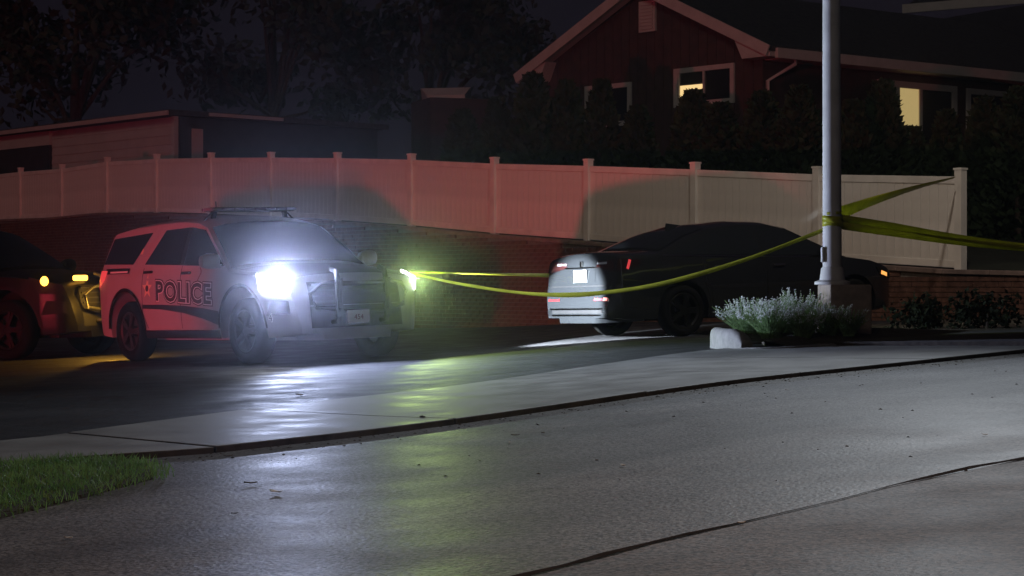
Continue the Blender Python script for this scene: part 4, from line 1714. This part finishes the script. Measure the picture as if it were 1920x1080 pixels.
ribbon('barrier_tape', [at(768, 512, 22.05), at(850, 530, 21.95), at(950, 546, 21.8), at(1040, 553, 21.6), at(1130, 549, 21.4), at(1250, 530, 21.15), at(1400, 486, 20.85), at(1548, 430, 20.52)],
       lambda f: .052 - .006 * math.sin(f * 23), lambda f: .55 + .4 * math.sin(f * 7.0 + .5) * (1 - .4 * f), 'yellow tape sagging from the police SUV to the light pole')
ribbon('barrier_tape', [at(768, 509, 22.1), at(860, 512, 23.2), at(1010, 516, 25.2), at(1100, 518, 26.6)],
       .065, lambda f: .9 + .4 * math.sin(f * 5), 'short yellow tape running from the police SUV behind the sedan')
ribbon('barrier_tape', [at(1570, 402, 20.5), at(1640, 376, 22.6), at(1720, 351, 25.4), at(1790, 333, 27.8)],
       lambda f: .12 * (1 - f) + .045, lambda f: .12 + .75 * f, 'dark shaded tape rising from the pole to the fence end post')
for dy, lab, tw in ((0, 'upper of two tapes leaving the pole for the right frame edge', .1), (14, 'lower of two tapes leaving the pole for the right frame edge', .25)):
    ribbon('barrier_tape', [at(1570, 408 + dy, 20.5), at(1660, 422 + dy * .9, 20.6), at(1780, 443 + dy * .6, 20.9), at(1920, 462 + dy * .25, 21.2), at(2100, 478 + dy * .1, 21.6)],
           lambda f: .085 - .02 * f, lambda f, tw=tw: tw + .35 * math.sin(f * 6 + tw * 9), lab)
# turns round the pole
wrap = empty('tape_wrap', (PX, PY, zp(415)))
tag(wrap, 'yellow tape wound round the light pole at window height', 'tape')
for i, (zz, tilt, hgt) in enumerate(((.085, .05, .030), (.025, -.10, .07), (-.03, .16, .07), (.0, .3, .055))):
    ring = []
    for q in range(2):
        row = []
        for k in range(25):
            a = 2 * math.pi * k / 24
            r_ = .1005 + .0025 * i + .002 * math.sin(a * 5 + i)
            row.append((r_ * math.cos(a), r_ * math.sin(a), zz + tilt * r_ * math.cos(a + i) + (q - .5) * hgt))
        ring.append(row)
    MB().grid(ring).build('turn', M['tape'], wrap, smooth=True, solid=.0012)

# ------------------------------------------------------------------ sage plants in the island


def sage(n_stem, r, h, seed):
    rs = random.Random(seed)
    lv, fl = MB(), MB()
    for _ in range(n_stem):
        a = rs.uniform(0, 6.283)
        q = r * .35 * math.sqrt(rs.random())
        bx_, by_ = q * math.cos(a), q * math.sin(a)
        out = r * rs.uniform(.2, 1.1)
        hh = h * rs.uniform(.6, 1.05)
        a2 = a + rs.uniform(-.5, .5)
        pts = []
        for k in range(5):
            t = k / 4
            pts.append((bx_ + math.cos(a2) * out * t ** 1.3, by_ + math.sin(a2) * out * t ** 1.3, hh * (t - .12 * t * t * (out / max(.1, r)))))
        w_ = .0035
        for k in range(4):
            p, q_ = pts[k], pts[k + 1]
            lv.add([(p[0] - w_, p[1], p[2]), (p[0] + w_, p[1], p[2]), (q_[0] + w_, q_[1], q_[2]), (q_[0] - w_, q_[1], q_[2])], [(0, 1, 2, 3)])
        # leaves up the stem
        for _k in range(9):
            t = rs.uniform(.05, .72)
            i = min(3, int(t * 4))
            f = t * 4 - i
            p = [pts[i][c_] + (pts[i + 1][c_] - pts[i][c_]) * f for c_ in range(3)]
            la = rs.uniform(0, 6.283)
            ll = rs.uniform(.03, .07)
            dx, dy, dz = math.cos(la) * ll, math.sin(la) * ll, ll * rs.uniform(.2, .9)
            sx, sy = -math.sin(la) * .007, math.cos(la) * .007
            lv.add([(p[0], p[1], p[2]), (p[0] + dx * .5 + sx, p[1] + dy * .5 + sy, p[2] + dz * .5), (p[0] + dx, p[1] + dy, p[2] + dz), (p[0] + dx * .5 - sx, p[1] + dy * .5 - sy, p[2] + dz * .5)], [(0, 1, 2, 3)])
        # flower spike on the top quarter
        if rs.random() < .62:
            for _k in range(12):
                t = rs.uniform(.78, 1.03)
                i = 3
                f = t * 4 - i
                p = [pts[i][c_] + (pts[i + 1][c_] - pts[i][c_]) * f + rs.uniform(-.009, .009) for c_ in range(3)]
                s_ = rs.uniform(.005, .010)
                fl.add([(p[0] - s_, p[1], p[2]), (p[0], p[1] - s_, p[2] + s_ * .6), (p[0] + s_, p[1], p[2]), (p[0], p[1] + s_, p[2] - s_ * .3), (p[0], p[1], p[2] + s_ * 1.3)],
                       [(0, 1, 4), (1, 2, 4), (2, 3, 4), (3, 0, 4)])
    return lv, fl


sage_spots = [(2.50, 20.15, .30, .44, 'flowering sage clump at the island\'s left tip, brightest in the headlights'),
              (2.66, 19.75, .26, .38, 'flowering sage clump second from the island\'s left tip'),
              (2.86, 20.25, .28, .42, 'leafy sage clump left of centre in the island'),
              (3.00, 19.75, .22, .32, 'low sage clump at the island\'s street edge'),
              (3.06, 20.50, .24, .50, 'tallest sage clump, middle of the island'),
              (3.30, 20.05, .22, .36, 'sage clump just in front of the pole pedestal'),
              (3.50, 19.95, .16, .30, 'small sparse sage below the pedestal\'s face, right of the others')]
for i, (x, y, r, h, lab) in enumerate(sage_spots):
    t = empty('sage_plant', (x, y, g(x) + .07))
    tag(t, lab, 'plant', 'sage clumps in the planting island')
    lv, fl = sage(int(150 * r / .3), r, h, 40 + i)
    lv.build('foliage', M['sage_leaf'], t)
    fl.build('flower_spikes', M['sage_flower'], t)['kind'] = 'stuff'

# low dark shrubs on the verge at the right
mat('shrub_leaf', (0.016, 0.02, 0.014), 0.9, spec=0.05)
for i, (px, Y, h, lab) in enumerate([(1735, 22.6, .30, 'low dark shrub right of the pedestal, before the brick wall'), (1850, 22.0, .34, 'low dark shrub nearest the right frame edge')]):
    x = (px - 960) * Y / 3600
    t = empty('low_shrub', (x, Y, g(x) + .03))
    tag(t, lab, 'shrub', 'low shrubs on the verge')
    cs = [((random.uniform(-.3, .3), random.uniform(-.25, .25), h * random.uniform(.35, .8)), .22) for _ in range(7)]
    leafcloud(cs, 110, 1, .04).build('foliage', M['shrub_leaf'], t)
    MB().tube([(0, 0, -.05), (.02, 0, h * .6)], [.02, .01], 6).build('stem', M['bark'], t)

# ------------------------------------------------------------------ street lamps that light the road (stand outside the picture)


def street_lamp(loc, head, power, color, label, target, angle):
    t = empty('street_lamp', (*loc, g(loc[0])))
    tag(t, label, 'street lamp')
    hx, hy, hz = head[0] - loc[0], head[1] - loc[1], head[2] - g(loc[0])
    MB().tube([(0, 0, -.1), (0, 0, 4), (0, 0, hz - .3), (hx * .3, hy * .3, hz), (hx * .9, hy * .9, hz + .12)], [.10, .085, .065, .045, .04], 12).build('pole', M['steel_pole'], t, smooth=True)
    MB().lathe([(0, .10), (.10, .09), (.17, .04), (.18, 0)], 18, c=(hx, hy, hz + .10)).build('lamp_head', M['steel_pole'], t, smooth=True)
    MB().lathe([(.165, 0), (.15, -.03), (.08, -.06), (0, -.07)], 18, c=(hx, hy, hz + .10)).build('lamp_lens', M['lamp_lens'], t, smooth=True)
    lamp('lamp_light', 'SPOT', (hx, hy, hz - .02), power, color, t, (target[0] - loc[0], target[1] - loc[1], target[2] - g(loc[0])), .15, angle, .9)


lamp('pole_light', 'SPOT', (1.25, -1.0, 7.95), 2050, (.84, .92, 1.0), pole, (-4.0, -10.4, 0), .18, 84, .8)
street_lamp((7.5, -2.5), (5.0, 1.5, 7.0), 900, (1.0, .50, .24), 'warm street lamp on the near side, right of the camera', (2.2, 6.5, 0), 70)

# ------------------------------------------------------------------ litter on the asphalt


def leaf_bit(name, px, py, size, m, label, cat, drop):
    x, y = pix(px, py, drop)
    rs = random.Random(px)
    z = g(x) - drop + .004
    a = rs.uniform(0, 3.1)
    mb = MB()
    P = []
    for i in range(5):
        row = []
        for j in range(4):
            u_, v_ = i / 4 - .5, j / 3 - .5
            wv = size * (1 - (2 * u_) ** 2 * .8)
            row.append((u_ * size * 2.0 * math.cos(a) - v_ * wv * math.sin(a), u_ * size * 2 * math.sin(a) + v_ * wv * math.cos(a), .002 + size * (.5 * u_ * u_ + .35 * v_ * v_ + .1 * rs.random())))
        P.append(row)
    o = mb.grid(P).build(name, M[m], None, smooth=True, solid=.0015, loc=(x, y, z))
    tag(o, label, cat)
    return o


for px, py, s_, m_, nm, lab, cat, dr in [
        (517, 926, .035, 'litter_white', 'paper_scrap', 'crumpled white paper scrap on the road near the lower left', 'litter', .020),
        (470, 909, .030, 'dead_leaf', 'fallen_leaf', 'dark fallen leaf just left of the white paper scrap', 'leaf', .020),
        (440, 966, .014, 'dead_leaf', 'fallen_leaf', 'tiny dark leaf below the white paper scrap', 'leaf', .020),
        (792, 786, .040, 'dead_leaf', 'fallen_leaf', 'dark curled leaf lying on the pavement\'s edge', 'leaf', .0),
        (562, 743, .050, 'dead_leaf', 'fallen_leaf', 'dark leaf clump on the lot in the headlight glare', 'leaf', .012),
        (966, 826, .024, 'dead_leaf', 'fallen_leaf', 'dark leaf on the road, left one of a close pair', 'leaf', .020),
        (1018, 824, .022, 'dead_leaf', 'fallen_leaf', 'dark leaf on the road, right one of a close pair', 'leaf', .020),
        (956, 839, .012, 'litter_white', 'paper_scrap', 'tiny white scrap below the pair of dark leaves', 'litter', .020),
        (1390, 1013, .014, 'litter_white', 'paper_scrap', 'small white scrap alone on the near lane', 'litter', .010),
        (1168, 893, .022, 'litter_white', 'paper_scrap', 'flat pale scrap in the middle of the far lane', 'litter', .020),
        (1846, 851, .016, 'litter_white', 'paper_scrap', 'pale scrap on the road at the right edge', 'litter', .020),
        (128, 1012, .016, 'litter_white', 'paper_scrap', 'pale scrap on the road in the lower left corner', 'litter', .020),
        (1015, 773, .020, 'dead_leaf', 'fallen_leaf', 'small leaf in the gutter right of the curled leaf', 'leaf', .030),
        (1475, 755, .014, 'litter_white', 'paper_scrap', 'tiny pale scrap near the gutter below the planting island', 'litter', .020),
        (428, 858, .03, 'dead_leaf', 'fallen_leaf', 'brown leaf in the gutter right of the grass', 'leaf', .030)]:
    leaf_bit(nm, px, py, s_, m_, lab, cat, dr)

# leaf crumbs and grit swept against the kerb
cr = MB()
for _ in range(900):
    t_ = random.uniform(-.2, 15)
    n_ = -abs(random.gauss(0, .22)) - .01 if random.random() < .72 else random.uniform(-5.5, -.1)
    x, y = tn(t_, n_)
    s_ = random.uniform(.004, .013)
    a = random.uniform(0, 6.3)
    z = g(x) + (-.029 if n_ > -.43 else (-.019 if n_ > -4.52 else -.009))
    cr.add([(x + s_ * math.cos(a), y + s_ * math.sin(a), z), (x - s_ * math.sin(a) * .6, y + s_ * math.cos(a) * .6, z + s_ * .5), (x - s_ * math.cos(a), y - s_ * math.sin(a), z), (x + s_ * math.sin(a) * .6, y - s_ * math.cos(a) * .6, z + s_ * .3)], [(0, 1, 2, 3)])
tag(cr.build('leaf_grit', M['dead_leaf']), 'brown leaf crumbs and grit scattered along the kerb', 'grit', kind='stuff')

# ------------------------------------------------------------------ thin haze, added to spread a glow round the headlights
hz = MB().box((0, 35, 8), (150, 150, 24))
ho = hz.build('haze', None)
hm_ = bpy.data.materials.new('haze_air')
hm_.use_nodes = True
ht = hm_.node_tree
ht.nodes.clear()
out = ht.nodes.new('ShaderNodeOutputMaterial')
pv_ = ht.nodes.new('ShaderNodeVolumePrincipled')
pv_.inputs['Color'].default_value = (.85, .87, 1.0, 1)
pv_.inputs['Density'].default_value = 0.0014
pv_.inputs['Anisotropy'].default_value = 0.975
ht.links.new(pv_.outputs[0], out.inputs['Volume'])
ho.data.materials.append(hm_)
tag(ho, kind='stuff')
